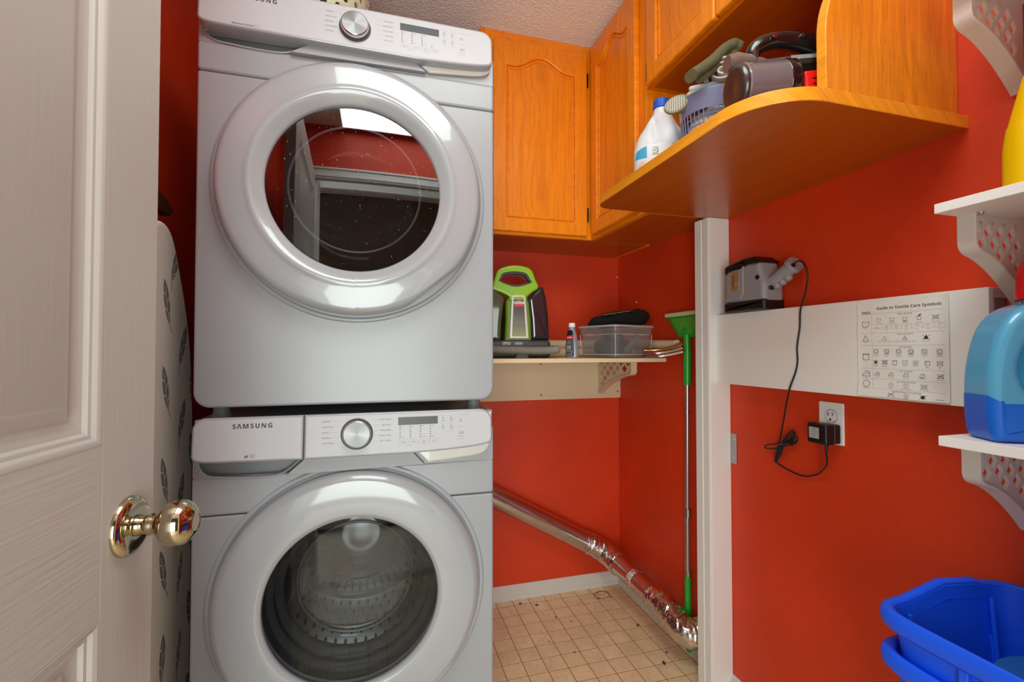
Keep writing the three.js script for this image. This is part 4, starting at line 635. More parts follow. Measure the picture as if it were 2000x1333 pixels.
  const hose = new THREE.TubeGeometry(path, 520, 0.0165, 14), hp = hose.attributes.position, hn = hose.attributes.normal; for (let i = 0; i < hp.count; i++) { const k = Math.floor(i / 15), d = 0.0032 * (0.5 + 0.5 * Math.cos(k / 520 * 84 * Math.PI * 2)); hp.setXYZ(i, hp.getX(i) - hn.getX(i) * d, hp.getY(i) - hn.getY(i) * d, hp.getZ(i) - hn.getZ(i) * d); } hose.computeVertexNormals();
  part('hose', hose, S({ color: 0x8d857b, roughness: 0.5 }), t, 'grey corrugated hose');
}
{ // small bottle
  const t = thing('cleaner_bottle', 'small silver-grey bottle with white cap between the carpet cleaner and the clear bin', 'bottle', [0.700, LS + 0.0008, -1.632], -1.12);
  const w = [[0, 0.048, 0.030], [0.006, 0.053, 0.034], [0.05, 0.050, 0.033], [0.085, 0.040, 0.029], [0.105, 0.029, 0.025], [0.113, 0.024, 0.023], [0.118, 0.022, 0.022]];
  part('body', loft(w.map(([y, a, b]) => sect(y, a, b, y > 0.1 ? 2 : 2.6))), S({ color: 0xa3a8b2, roughness: 0.3, metalness: 0.35 }), t);
  part('cap', lathe([[0, 0.117], [0.0125, 0.117], [0.0128, 0.119], [0.0125, 0.132], [0.0115, 0.134], [0, 0.134]], 28), M.white, t, 'white cap');
  const lt = canvasTex(256, 512, (c) => { c.fillStyle = '#55565c'; c.fillRect(0, 0, 256, 512); c.fillStyle = '#1e1e22'; c.beginPath(); c.moveTo(0, 0); c.lineTo(256, 0); c.lineTo(256, 190); c.lineTo(0, 190); c.fill(); c.fillStyle = '#c9272f'; c.fillRect(0, 170, 256, 72); c.fillStyle = '#fff'; c.font = 'bold 40px sans-serif'; c.textAlign = 'center'; c.fillText('bissell', 128, 220); c.fillStyle = '#cfd0d4'; c.font = '24px sans-serif'; c.fillText('stain', 128, 290); c.fillText('remover', 128, 318); c.font = 'bold 70px sans-serif'; c.fillText('2X', 128, 405); c.strokeStyle = '#cfd0d4'; c.lineWidth = 5; c.strokeRect(70, 430, 110, 60); });
  lt.repeat.set(1 / 0.26, 1); lt.offset.set(-0.62 / 0.26, 0); lt.wrapS = THREE.ClampToEdgeWrapping;
  const lab = w.slice(1, 5).map(([y, a, b]) => { const full = sect(y + 0.001, a + 0.0012, b + 0.0012, 2.6); return full; });
  const lp = []; const n = 48; for (let i = 28; i <= 43; i++) lp.push(i); // front patch only
  const pos = [], uv = [], idx = []; lab.forEach((ring, j) => lp.forEach((i, k) => { pos.push(...ring[i]); uv.push(k / (lp.length - 1), j / 3); })); for (let j = 0; j < 3; j++) for (let k = 0; k + 1 < lp.length; k++) { const q = j * lp.length + k; idx.push(q, q + 1, q + lp.length, q + 1, q + lp.length + 1, q + lp.length); }
  const g = new THREE.BufferGeometry(); g.setAttribute('position', new THREE.Float32BufferAttribute(pos, 3)); g.setAttribute('uv', new THREE.Float32BufferAttribute(uv, 2)); g.setIndex(idx); g.computeVertexNormals();
  lt.repeat.set(1, 1); lt.offset.set(0, 0); part('label', g, S({ map: lt, roughness: 0.4, side: THREE.DoubleSide }), t, 'dark label with a red band');
}
{ // clear tote with black attachments
  const ang = 0.30, t = thing('storage_bin', 'clear plastic bin full of black attachments on the cream shelf', 'bin', [0.93, LS + 0.0016, -1.715], ang);
  const clear = P({ color: 0xe2e0de, transmission: 0.82, thickness: 0, ior: 1.5, roughness: 0.08 }), W = 0.212, D = 0.205, H = 0.128;
  const wall = (y, k) => sect(y, W * k, D * k, 12, 0, 0, 64);
  part('tub', loft([wall(0.0, 0.93), wall(0.004, 0.955), wall(0.012, 0.96), wall(H - 0.035, 1.0), wall(H - 0.034, 1.025), wall(H - 0.006, 1.05)], true, false), clear, t);
  const rimPts = sect(H - 0.004, W * 1.075, D * 1.075, 12, 0, 0, 64); part('rim', tube(rimPts.map((p) => [p[0], p[1], p[2]]), 0.0042, 160, 8, true), P({ color: 0xd6d4d2, roughness: 0.25, transmission: 0.35, thickness: 0 }), t);
  for (const y of [0.012, H - 0.036]) part('edge_line', tube(sect(y, W * (0.965 + 0.035 * y / H), D * (0.965 + 0.035 * y / H), 12, 0, 0, 64), 0.0011, 160, 6, true), P({ color: 0xf0eeec, roughness: 0.3 }), t);
  for (const [sx, sz] of [[-1, 1], [1, 1], [-1, -1]]) part('corner_line', rod([sx * W * 0.468, 0.006, sz * D * 0.468], [sx * W * 0.488, H - 0.036, sz * D * 0.488], 0.0012, 6), P({ color: 0xdcdad8, roughness: 0.3 }), t);
  part('foot_rail', [bx(-0.07, 0.07, -0.0008, 0.006, D * 0.455, D * 0.475, 0.002)], clear, t);
  const put = (o) => { o.position.set(0.93, LS + 0.0016, -1.715); o.rotation.y = ang; return o; };
  const d = S({ color: 0x2b2a2c, roughness: 0.5 }), g1 = S({ color: 0x8f8a86, roughness: 0.4 });
  put(tag(part('upholstery_brush', [moved(new RoundedBoxGeometry(0.14, 0.05, 0.09, 3, 0.012), 0.0, 0.045, -0.02, 0.1, 0.2, 0.08), moved(new RoundedBoxGeometry(0.08, 0.035, 0.06, 3, 0.01), -0.035, 0.085, 0.02, 0, 0.3, -0.3)], d), 'black brush head seen through the front of the clear bin', 'brush'));
  put(tag(part('suction_tube', [rod([-0.01, 0.03, 0.07], [0.075, 0.085, 0.05], 0.012, 16), rod([0.02, 0.022, 0.078], [0.085, 0.022, 0.06], 0.010, 16)], g1), 'grey translucent tool tube lying in the clear bin', 'tube'));
  const bag = new THREE.Group(); bag.name = numbered('rolled_bag'); scene.add(bag); put(bag); bag.rotation.y = 0.02; bag.position.x += 0.024; tag(bag, 'black rolled fabric bag with green print heaped on top of the clear bin', 'bag');
  const rings = [], N = 20; for (let i = 0; i <= N; i++) { const s = i / N, x = -0.115 + 0.275 * s, r = 0.037 * Math.sqrt(Math.max(0.02, 1 - ((s - 0.62) / (s > 0.62 ? 0.39 : 0.66)) ** 4)) * (0.72 + 0.35 * s), y = 0.133 + 0.040 * Math.sqrt(s) + 0.003 * Math.sin(s * 17); rings.push(Array.from({ length: 24 }, (_, k) => { const a = -k / 24 * Math.PI * 2; return [x + 0.004 * Math.sin(a * 3 + i), y + r * 1.0 * Math.sin(a) * (1 + 0.06 * Math.sin(i * 1.7 + k)), -0.055 + r * 1.5 * Math.cos(a)]; })); }
  part('roll', loft(rings), S({ color: 0x0d0d0e, roughness: 0.85, bumpMap: speckle, bumpScale: 0.001 }), bag);
  const pt = canvasTex(512, 64, (c) => { c.fillStyle = '#101011'; c.fillRect(0, 0, 512, 64); const q = rng(6); for (let i = 0; i < 34; i++) { c.fillStyle = i > 12 && i < 20 ? '#86b61e' : '#b4b27c'; c.fillRect(10 + i * 14.5, 22 + q() * 6, 9, 14 + q() * 10); } });
  const strip = new THREE.PlaneGeometry(0.13, 0.014, 20, 1), sp = strip.attributes.position; for (let i = 0; i < sp.count; i++) { const x = sp.getX(i), s = (x - 0.005 + 0.115) / 0.275; const y0 = 0.133 + 0.040 * Math.sqrt(s), r = 0.037 * (0.72 + 0.35 * s); sp.setXYZ(i, x - 0.005, y0 + r * 0.82 + sp.getY(i) * 0.75 + 0.002, -0.055 + r * 1.5 * 0.66 - sp.getY(i) * 0.9 + 0.002); } strip.computeVertexNormals();
  part('print_strip', strip, S({ map: pt, roughness: 0.8, side: THREE.DoubleSide }), bag);
}
{ // tubes behind: two cream cardboard tubes along the back wall, one along the right wall, chrome bent tubes
  const card = S({ map: dataTex(256, 256, (u, v) => { const s = vnoise(u * 90, v * 90, 90, 90) > 0.9 ? 0.5 : 1, k = (0.92 + 0.1 * vnoise(u * 12, v * 12, 12, 12)) * s; return [248 * k, 226 * k, 194 * k]; }, true, 0.5, 0.25), roughness: 0.6 });
  const tubeThing = (a, b, r, label) => { const g = thing('cardboard_tube', label, 'tube', a, 0, 'cream tubes on the low shelf'); const m = part('tube', rod([0, 0, 0], b.map((v, i) => v - a[i]), r, 24), card, g); return g; };
  tubeThing([0.34, LS + 0.020, -1.995], [1.03, LS + 0.020, -1.995], 0.0195, 'cream tube lying on the low shelf along the back wall, the lower of two');
  tubeThing([0.36, LS + 0.0585, -2.002], [1.00, LS + 0.0585, -2.002], 0.019, 'cream tube along the back wall, resting on top of another tube');
  tubeThing([1.084, LS + 0.064, -2.0], [1.092, LS + 0.052, -1.53], 0.018, 'cream speckled tube along the right wall, right of the clear bin');
  for (let k = 0; k < 3; k++) { const g = thing('bent_tube', ['brass-toned bent metal tube at the right end of the cream shelf, topmost of three', 'chrome bent metal tube at the right end of the cream shelf, middle of three', 'chrome bent metal tube at the right end of the cream shelf, lowest of three'][k], 'tube', [1.0, LS, -1.56], 0, 'bent metal tubes');
    const dy = 0.0065 + (2 - k) * 0.012; part('tube', tube([[-0.02 - k * 0.006, dy, -0.02 + 0.012 * k], [0.02, dy + 0.001, 0.0 + 0.01 * k], [0.05, dy + 0.007, 0.03 + 0.006 * k], [0.085, dy + 0.026 - k * 0.004, 0.075]], 0.0058, 40, 10), k ? M.chrome : S({ color: 0xc9a877, roughness: 0.2, metalness: 1 }), g); }
  const pl = tag(part('paper_sheet', bx(0, 0.10, 0, 0.0006, 0, 0.03, 0.0002), S({ color: 0xd9cfc4, roughness: 0.8 })), 'thin folded paper on the cream shelf under the small bottle', 'paper'); pl.position.set(0.635, LS, -1.645); pl.rotation.y = 0.1;
}
// ---------------------------------------------------------------- duct and mop on the right
{
  const t = thing('vent_duct', 'silver foil-taped dryer vent duct slanting down from behind the washer to the right wall', 'duct', [1.0, 0, -1.8]);
  const C = (p) => [p[0] - 1.0, p[1], p[2] + 1.8];
  const mk = (seed, metal, rough) => { const b = dataTex(256, 256, (u, v) => g3(128 + 110 * (vnoise(u * 8 + seed, v * 8, 8, 8) - 0.5) + 60 * (vnoise(u * 26, v * 26, 26, 26) - 0.5)), false, 1, 1); return b; };
  const foilB = mk(3), smoothM = S({ color: 0xcfcac6, metalness: 1, roughness: 0.24, bumpMap: foilB, bumpScale: 0.0012 }), foil = S({ color: 0xd9d6d2, metalness: 1, roughness: 0.2, bumpMap: (() => { const b = foilB.clone(); b.repeat.set(2, 2); return b; })(), bumpScale: 0.004 });
  const A = [0.30, 0.585, -1.985], B = [0.970, 0.213, -1.980], B2 = [1.018, 0.182, -1.93], Cc = [1.040, 0.157, -1.542], D = [1.045, 0.126, -1.452], E = [1.112, 0.135, -1.398];
  part('pipe', rod(C(A), C(B), 0.0455, 40), smoothM, t, 'straight upper pipe');
  part('pipe', rod(C(B2), C(Cc), 0.044, 40), smoothM, t, 'straight lower pipe');
  const crinkle = (pts, r, seg, seed) => { const g = tube(pts.map(C), r, seg, 36, false), p = g.attributes.position, n = g.attributes.normal; for (let i = 0; i < p.count; i++) { const k = Math.floor(i / 37), e = Math.min(k, seg - k), d = (e < 1 ? -0.006 : 0) + 0.0050 * (vnoise(k * 0.3 + seed, (i % 36) * 0.5, 64, 18) - 0.4) + 0.0004 * Math.sin(k * 1.9); p.setXYZ(i, p.getX(i) + n.getX(i) * d, p.getY(i) + n.getY(i) * d, p.getZ(i) + n.getZ(i) * d); } g.computeVertexNormals(); return g; };
  part('elbow', crinkle([[0.925, 0.238, -1.981], B, [1.002, 0.192, -1.966], B2, [1.022, 0.177, -1.855]], 0.0490, 44, 3), foil, t, 'foil-taped upper elbow');
  part('elbow', crinkle([[1.036, 0.162, -1.62], Cc, [1.0425, 0.139, -1.49], D, [1.066, 0.124, -1.42], E], 0.0490, 60, 9), foil, t, 'foil-taped lower elbow');
  const band = (a, b, r) => part('tape_band', rod(C(a), C(b), r, 40), foil, t);
  band([0.900, 0.252, -1.982], [0.930, 0.235, -1.981], 0.0468); band([1.0285, 0.170, -1.74], [1.030, 0.1685, -1.715], 0.0453);
}
{
  const t = thing('mop', 'flat mop with a green head, standing upside down against the right wall behind the post', 'mop', [1.1075, 0, -1.497]);
  const gr = P({ color: 0x1fa32a, roughness: 0.35, clearcoat: 0.3 }), pale = S({ color: 0xd8cfa6, roughness: 0.8 }), clearG = P({ color: 0x6cc846, roughness: 0.3, transmission: 0.3, thickness: 0 });
  part('pole', [rod([0, 0.27, 0], [0, 0.52, 0], 0.0105, 20), rod([0, 0.52, 0], [0, 1.09, 0.006], 0.0092, 20)], S({ color: 0xb9b4b0, roughness: 0.28, metalness: 0.9 }), t, 'aluminium telescopic pole');
  for (const [a, b, r] of [[0.505, 0.535, 0.0122], [0.285, 0.305, 0.0115], [0.895, 0.905, 0.0105]]) part('pole_collar', rod([0, a, 0.003], [0, b, 0.003], r, 20), M.steel, t);
  part('grip', rod([0, 0.052, 0], [0, 0.285, 0], 0.0135, 20, 0.012), gr, t, 'green grip');
  part('hang_loop', moved(new THREE.TorusGeometry(0.019, 0.0065, 10, 32), 0, 0.030, 0, 0, Math.PI / 2 - 0.35, 0), gr, t, 'green hanging loop');
  part('sleeve', rod([0, 1.0, 0.005], [0, 1.125, 0.007], 0.0135, 20, 0.0150), gr, t);
  part('joint', [moved(new THREE.CylinderGeometry(0.016, 0.016, 0.026, 24), 0, 1.200, 0.004, 0, 0, Math.PI / 2), rod([0, 1.12, 0.007], [0, 1.2, 0.004], 0.0125, 16)], gr, t);
  const hd = shapeOf([[-0.118, 1.262], [-0.04, 1.178], [0.04, 1.178], [0.118, 1.262]]);
  const head = part('head', moved(moved(ext(hd, 0.016, 0.005, 3), 0, 0, -0.008), 0.004, 0, 0.002, 0, -Math.PI / 2, 0), gr, t, 'green triangular head');
  const ins = shapeOf([[-0.090, 1.254], [-0.035, 1.192], [0.035, 1.192], [0.090, 1.254]]); part('head_inset', moved(moved(ext(ins, 0.020, 0.002, 2), 0, 0, -0.010), 0.004, 0, 0.002, 0, -Math.PI / 2, 0), clearG, head);
  part('pad', bx(-0.012, 0.018, 1.261, 1.277, -0.122, 0.120, 0.005), pale, t, 'cream mop pad');
}
// ---------------------------------------------------------------- on the oak shelf
const OS = 1.5971;
{ // white jug with blue cap
  const t = thing('bleach_jug', 'white plastic jug with a blue cap standing on the oak shelf', 'jug', [0.768, OS, -1.142], -0.62);
  const hd = S({ color: 0xdadbe0, roughness: 0.35 }), sec = [[0, 0.136, 0.090], [0.004, 0.146, 0.10], [0.012, 0.150, 0.104], [0.095, 0.152, 0.106], [0.112, 0.148, 0.102], [0.140, 0.130, 0.09], [0.168, 0.096, 0.068], [0.190, 0.070, 0.054], [0.206, 0.050, 0.044], [0.214, 0.044, 0.042], [0.222, 0.043, 0.042]];
  const sp = (k) => new THREE.SplineCurve(sec.map((q) => new THREE.Vector2(q[0], q[k]))), a = sp(1).getPoints(44), b = sp(2).getPoints(44);
  const rings = a.map((p, i) => sect(p.x, p.y, b[i].y, p.x > 0.2 ? 2 : 2.8, 0, 0, 72)), dent = (pt) => { const [x, y, z] = pt; if (z < 0 || y < 0.1) return pt; const s = Math.min(1, (y - 0.1) / 0.03) * Math.min(1, Math.max(0, (0.205 - y) / 0.03)), cx = 0.006 + (0.2 - y) * 0.12; const d = Math.exp(-(((x - cx - 0.030 - (0.2 - y) * 0.12) / 0.012) ** 2)) * 0.016 + Math.exp(-(((x - cx + 0.026) / 0.010) ** 2)) * 0.009; return [x, y, z - d * s]; };
  part('body', loft(rings.map((r) => r.map(dent))), hd, t);
  const lt = canvasTex(1024, 384, (c) => { c.fillStyle = '#dfe2e6'; c.fillRect(0, 0, 1024, 384);
    const X = (u) => u * 1024; c.fillStyle = '#4aa6c8'; c.beginPath(); c.moveTo(X(0.575), 190); c.quadraticCurveTo(X(0.61), 60, X(0.69), 20); c.lineTo(X(0.69), 200); c.fill();
    c.fillStyle = '#e3cfc2'; c.beginPath(); c.moveTo(X(0.585), 384); c.quadraticCurveTo(X(0.60), 230, X(0.65), 220); c.quadraticCurveTo(X(0.69), 230, X(0.69), 270); c.lineTo(X(0.69), 384); c.fill(); c.strokeStyle = '#b79a8c'; c.lineWidth = 3; c.beginPath(); c.moveTo(X(0.60), 330); c.quadraticCurveTo(X(0.64), 230, X(0.685), 215); c.stroke();
    c.save(); c.translate(X(0.735), 150); c.rotate(-Math.PI / 2); c.fillStyle = '#5f7a3a'; c.font = 'bold 30px sans-serif'; c.textAlign = 'center'; c.fillText('BLEACH', 20, 8); c.restore(); c.fillStyle = '#4b6b2c'; c.fillRect(X(0.712), 230, 16, 70);
    const q = rng(2); c.fillStyle = '#3c3d42'; for (let r = 0; r < 14; r++) { let x = X(0.79); while (x < X(0.90)) { const w = 8 + q() * 22; c.fillRect(x, 30 + r * 22, Math.min(w, X(0.90) - x), 6); x += w + 8; } } });
  const lr = [0.012, 0.05, 0.092, 0.104].map((y) => { const i = a.findIndex((p) => p.x >= y); return sect(y, a[i].y + 0.0012, b[i].y + 0.0012, 2.8, 0, 0, 72); });
  part('label', loft(lr, false, false), S({ map: lt, roughness: 0.35 }), t, 'white label with a light blue corner');
  const cap = lathe([[0, 0.222], [0.0225, 0.222], [0.0235, 0.225], [0.0235, 0.230], [0.0215, 0.232], [0.0215, 0.247], [0.0195, 0.2495], [0, 0.2495]], 64), cp = cap.attributes.position; for (let i = 0; i < cp.count; i++) { const y = cp.getY(i), r = Math.hypot(cp.getX(i), cp.getZ(i)); if (y > 0.229 && y < 0.2475 && r > 0.02) { const k = 1 + 0.025 * Math.cos(Math.atan2(cp.getZ(i), cp.getX(i)) * 32); cp.setX(i, cp.getX(i) * k); cp.setZ(i, cp.getZ(i) * k); } } cap.computeVertexNormals();
  part('cap', cap, S({ color: 0x1c58c4, roughness: 0.35 }), t, 'blue ribbed cap');
}
{ // round slotted basket with cloths
  const X = 0.816, Z = -0.982, t = thing('peg_basket', 'small blue-tinted slotted plastic basket between the white jug and the vacuum', 'basket', [X, OS, Z]);
  const bl = P({ color: 0x9aa0c4, roughness: 0.3, transmission: 0.45, thickness: 0 }), R0 = 0.072, R1 = 0.086, H = 0.165;
  part('base', lathe([[0, 0], [R0 - 0.004, 0], [R0, 0.004], [R0 + 0.0015, 0.018], [R0 - 0.001, 0.018], [R0 - 0.003, 0.005], [0, 0.004]], 48), bl, t);
  part('band', lathe([[R1 - 0.006, H - 0.045], [R1 - 0.004, H - 0.045], [R1 - 0.001, H - 0.004], [R1 + 0.003, H], [R1 - 0.001, H + 0.002], [R1 - 0.004, H - 0.004], [R1 - 0.006, H - 0.045]], 56), bl, t, 'solid blue upper band');
  const bars = [], hoops = []; for (let i = 0; i < 44; i++) { const a = i / 44 * Math.PI * 2; bars.push(rod([Math.cos(a) * R0, 0.012, Math.sin(a) * R0], [Math.cos(a) * (R1 - 0.005), H - 0.043, Math.sin(a) * (R1 - 0.005)], 0.0014, 6)); }
  for (let k = 1; k < 6; k++) { const y = 0.016 + k * 0.018, r = R0 + (R1 - 0.005 - R0) * y / H; hoops.push(moved(new THREE.TorusGeometry(r, 0.0015, 6, 56), 0, y, 0, Math.PI / 2, 0, 0)); }
  part('slotted_wall', [...bars, ...hoops], bl, t).userData.kind = 'stuff';
  const fill = new THREE.SphereGeometry(0.0665, 32, 24), fp = fill.attributes.position, q = S({ map: dataTex(256, 256, (u, v) => { const n = vnoise(u * 7, v * 9, 7, 9), k = n > 0.62 ? 0.35 : 0.95; return [225 * k, 216 * k, 206 * k]; }, true, 1, 1), roughness: 0.9 });
  for (let i = 0; i < fp.count; i++) { const k = 1 + 0.05 * Math.sin(fp.getX(i) * 160) * Math.sin(fp.getY(i) * 120); fp.setXYZ(i, fp.getX(i) * k, 0.080 + fp.getY(i) * 1.1, fp.getZ(i) * k); } fill.computeVertexNormals();
  tag(part('cloth_bundle', fill, q), 'bundle of white and dark cloth seen through the slots of the small basket', 'cloth').position.set(X, OS, Z);
  // folded pale cloth, rolled towel, olive strap, mesh pouch on top
  const cloth = S({ color: 0xd4ccc2, roughness: 0.9, bumpMap: speckle, bumpScale: 0.0006 }), olive = S({ color: 0x6f6c4c, roughness: 0.9, bumpMap: speckle, bumpScale: 0.001 });
  const at = (o, x, y, z, ry = 0) => { o.position.set(x, y, z); o.rotation.y = ry; return o; };
  const slab = new RoundedBoxGeometry(0.13, 0.024, 0.10, 5, 0.011), sp = slab.attributes.position; for (let i = 0; i < sp.count; i++) sp.setY(i, sp.getY(i) + 0.004 * Math.sin(sp.getX(i) * 45) + 0.003 * Math.cos(sp.getZ(i) * 50)); slab.computeVertexNormals();
  const fc = new THREE.Group(); fc.name = numbered('folded_cloth'); scene.add(fc); tag(at(fc, X, OS + H + 0.0145, Z, -0.7), 'folded cream and pale blue cloth lying on the small basket', 'cloth');
  part('fold', slab, S({ color: 0xcbbf9e, roughness: 0.9, bumpMap: speckle, bumpScale: 0.0006 }), fc); part('fold', moved(new RoundedBoxGeometry(0.11, 0.012, 0.085, 4, 0.006), -0.004, 0.017, 0.0), S({ color: 0xc6d3da, roughness: 0.9 }), fc, 'pale blue fold');
  const spiral = []; for (let i = 0; i <= 90; i++) { const a = i / 90 * Math.PI * 5.2, r = 0.006 + 0.0050 * a / 2; spiral.push([Math.cos(a) * r, Math.sin(a) * r]); } const back = spiral.map(([x, y]) => { const r = Math.hypot(x, y), k = (r - 0.0062) / r; return [x * Math.max(k, 0.3), y * Math.max(k, 0.3)]; }).reverse();
  const rg = moved(ext(shapeOf([...spiral, ...back]), 0.11, 0.001, 1), 0, 0, -0.055); rg.scale(1.0, 0.72, 1);
  tag(at(part('rolled_towel', rg, cloth), X + 0.012, OS + H + 0.050, Z + 0.022, -0.75), 'rolled beige towel showing its spiral end, on the cloth above the small basket', 'towel');
  const ribbon = (pts, w, th) => { const c = new THREE.CatmullRomCurve3(pts.map((p) => new THREE.Vector3(...p))), R = []; for (let i = 0; i <= 40; i++) { const p = c.getPoint(i / 40), d = c.getTangent(i / 40), side = new THREE.Vector3(-d.z, 0, d.x).normalize(), up = side.clone().cross(d).negate(); R.push(Array.from({ length: 20 }, (_, k) => { const a = -k / 20 * Math.PI * 2, s = Math.sign(Math.cos(a)) * Math.abs(Math.cos(a)) ** 0.6 * w / 2 * (1 + 0.06 * Math.sin(i * 0.9)), h = Math.sin(a) * th / 2; return [p.x + side.x * s + up.x * h, p.y + side.y * s + up.y * h, p.z + side.z * s + up.z * h]; })); } return loft(R); };
  const strap = new THREE.Group(); strap.name = numbered('olive_strap'); scene.add(strap); tag(at(strap, 0.698, 1.785, -0.925), 'folded olive green strap sloping up behind the rolled towel', 'strap');
  part('upper_fold', ribbon([[0.005, -0.004, 0.0], [0.035, 0.018, 0.0], [0.075, 0.052, -0.01], [0.108, 0.082, -0.005], [0.128, 0.090, 0.0], [0.140, 0.082, 0.0]], 0.042, 0.026), olive, strap);
  part('lower_fold', ribbon([[0.045, 0.006, -0.01], [0.08, 0.034, -0.02], [0.115, 0.060, -0.015], [0.137, 0.076, -0.005]], 0.04, 0.020), olive, strap);
  const pouch = new THREE.Group(); pouch.name = numbered('mesh_pouch'); scene.add(pouch); tag(at(pouch, 0.716, OS + 0.128, -1.0, 0.62), 'olive drawstring pouch with a pale mesh end hanging over the small basket', 'pouch');
  const body = []; [[-0.002, 0.021, 0.030], [0.006, 0.024, 0.034], [0.02, 0.022, 0.030], [0.034, 0.011, 0.013], [0.040, 0.008, 0.009], [0.050, 0.012, 0.014], [0.075, 0.013, 0.020], [0.105, 0.012, 0.018]].forEach(([x, h, w]) => body.push(Array.from({ length: 24 }, (_, k) => { const a = k / 24 * Math.PI * 2; return [x, 0.030 + x * 0.22 + h * Math.sin(a), w * Math.cos(a)]; })));
  part('pouch_body', loft(body), S({ color: 0x9c9167, roughness: 0.9, bumpMap: speckle, bumpScale: 0.0008 }), pouch);
  const mt = dataTex(64, 64, (u, v) => (Math.hypot(u - 0.5, v - 0.5) < 0.32 ? [70, 66, 60] : [196, 190, 180]), true, 1, 1); mt.repeat.set(9, 9);
  part('mesh_end', moved(moved(new THREE.CircleGeometry(1, 32), 0, 0, 0, 0, -Math.PI / 2, 0).scale(1, 0.018, 0.026), -0.0028, 0.0297, 0), S({ map: mt, roughness: 0.8, side: THREE.DoubleSide }), pouch, 'pale mesh end');
}
{ // handheld vacuum: axis from the dust cup to the motor
  const A = new THREE.Vector3(0.664, OS + 0.0475, -0.748), B = new THREE.Vector3(0.786, OS + 0.060, -0.7165), t = thing('handheld_vacuum', 'black handheld vacuum with smoked dust cup lying on the oak shelf beside the end panel', 'vacuum', [A.x, OS, A.z]);
  const dir = B.clone().sub(A).normalize(), q = new THREE.Quaternion().setFromRotationMatrix(new THREE.Matrix4().makeBasis(dir, new THREE.Vector3(0, 1, 0).addScaledVector(dir, -dir.y).normalize(), new THREE.Vector3().crossVectors(dir, new THREE.Vector3(0, 1, 0)).normalize()));
  const orient = (g) => { g.scale(0.9, 1, 1); g.applyQuaternion(q); g.translate(0, 0.0475, 0); return g; };   // local x along the axis, y up, z away from the axis to the camera's right
  const along = (pts, n = 56) => orient(moved(lathe(pts, n), 0, 0, 0, 0, 0, -Math.PI / 2));
  const smoke = P({ color: 0x676265, roughness: 0.25, clearcoat: 1, clearcoatRoughness: 0.08 }), brown = P({ color: 0x2c2422, roughness: 0.3, clearcoat: 0.6, clearcoatRoughness: 0.15 });
  part('dust_cup', along([[0.0445, 0.012], [0.0462, 0.018], [0.0462, 0.020], [0.0448, 0.023], [0.0452, 0.10], [0.0462, 0.104]]), smoke, t, 'smoked grey dust cup');
  part('cup_lid', along([[0, 0.002], [0.036, 0.0], [0.041, 0.002], [0.0445, 0.007], [0.0452, 0.014], [0.0442, 0.0175]]), brown, t, 'dark brown cup lid');
  part('collar', along([[0.0462, 0.103], [0.0475, 0.105], [0.0478, 0.122], [0.0465, 0.126], [0.040, 0.127]]), M.blackGloss, t);
  const bodyS = [[0.120, 0.082, 0.080], [0.150, 0.080, 0.070], [0.19, 0.074, 0.066], [0.24, 0.070, 0.060], [0.285, 0.060, 0.054], [0.30, 0.046, 0.044]].map(([x, h, w]) => Array.from({ length: 32 }, (_, k) => { const a = k / 32 * Math.PI * 2; return [x, h / 2 * Math.sign(Math.sin(a)) * Math.abs(Math.sin(a)) ** 0.8, -0.006 + w / 2 * Math.sign(Math.cos(a)) * Math.abs(Math.cos(a)) ** 0.8]; }));
  part('motor_body', orient(loft(bodyS)), M.blackGloss, t);
  const red = S({ color: 0xd01512, roughness: 0.35 });
  part('filter_block', orient(moved(new RoundedBoxGeometry(0.075, 0.046, 0.020, 4, 0.006), 0.1665, -0.020, 0.0345)), red, t, 'red vented block');
  for (let k = 0; k < 6; k++) part('vent_slot', orient(moved(new RoundedBoxGeometry(0.012, 0.0022, 0.002, 2, 0.0009), 0.150 + (k % 3) * 0.016, -0.014 - Math.floor(k / 3) * 0.010, 0.0446)), M.black, t);
  const hp = [[0.055, 0.052, -0.004], [0.060, 0.076, -0.004], [0.088, 0.089, -0.002], [0.13, 0.090, 0], [0.175, 0.078, 0], [0.21, 0.062, 0], [0.225, 0.040, 0]];
  const hc = new THREE.CatmullRomCurve3(hp.map((p) => new THREE.Vector3(...p))), hg = new THREE.TubeGeometry(hc, 60, 0.0165, 18), hq = hg.attributes.position, hn = hg.attributes.normal; for (let i = 0; i < hq.count; i++) { const s = Math.floor(i / 19) / 60, k = 0.0075 * Math.max(0, s - 0.35) * 1.4 - 0.003 * Math.max(0, 0.2 - s) * 5; hq.setXYZ(i, hq.getX(i) + hn.getX(i) * k, hq.getY(i) + hn.getY(i) * k, hq.getZ(i) + hn.getZ(i) * k); } hg.computeVertexNormals();
  const hd = part('handle', orient(hg), M.blackGloss, t, 'black arched handle');
  for (const s of [0.36, 0.58]) { const p = hc.getPoint(s); part('screw_hole', orient(moved(new THREE.CylinderGeometry(0.0042, 0.0042, 0.0035, 18), p.x, p.y - 0.001, 0.0185 + s * 0.004, Math.PI / 2, 0, 0)), M.chrome, hd); }
  part('deck', orient(loft([[0.045, 0.016, 0.05], [0.09, 0.022, 0.054], [0.13, 0.026, 0.056], [0.23, 0.030, 0.052], [0.255, 0.02, 0.04]].map(([x, h, w]) => Array.from({ length: 24 }, (_, k) => { const a = k / 24 * Math.PI * 2; return [x, 0.0375 + h / 2 * Math.sin(a), w / 2 * Math.cos(a)]; })))), P({ color: 0x4d4746, roughness: 0.25, clearcoat: 0.6 }), t);
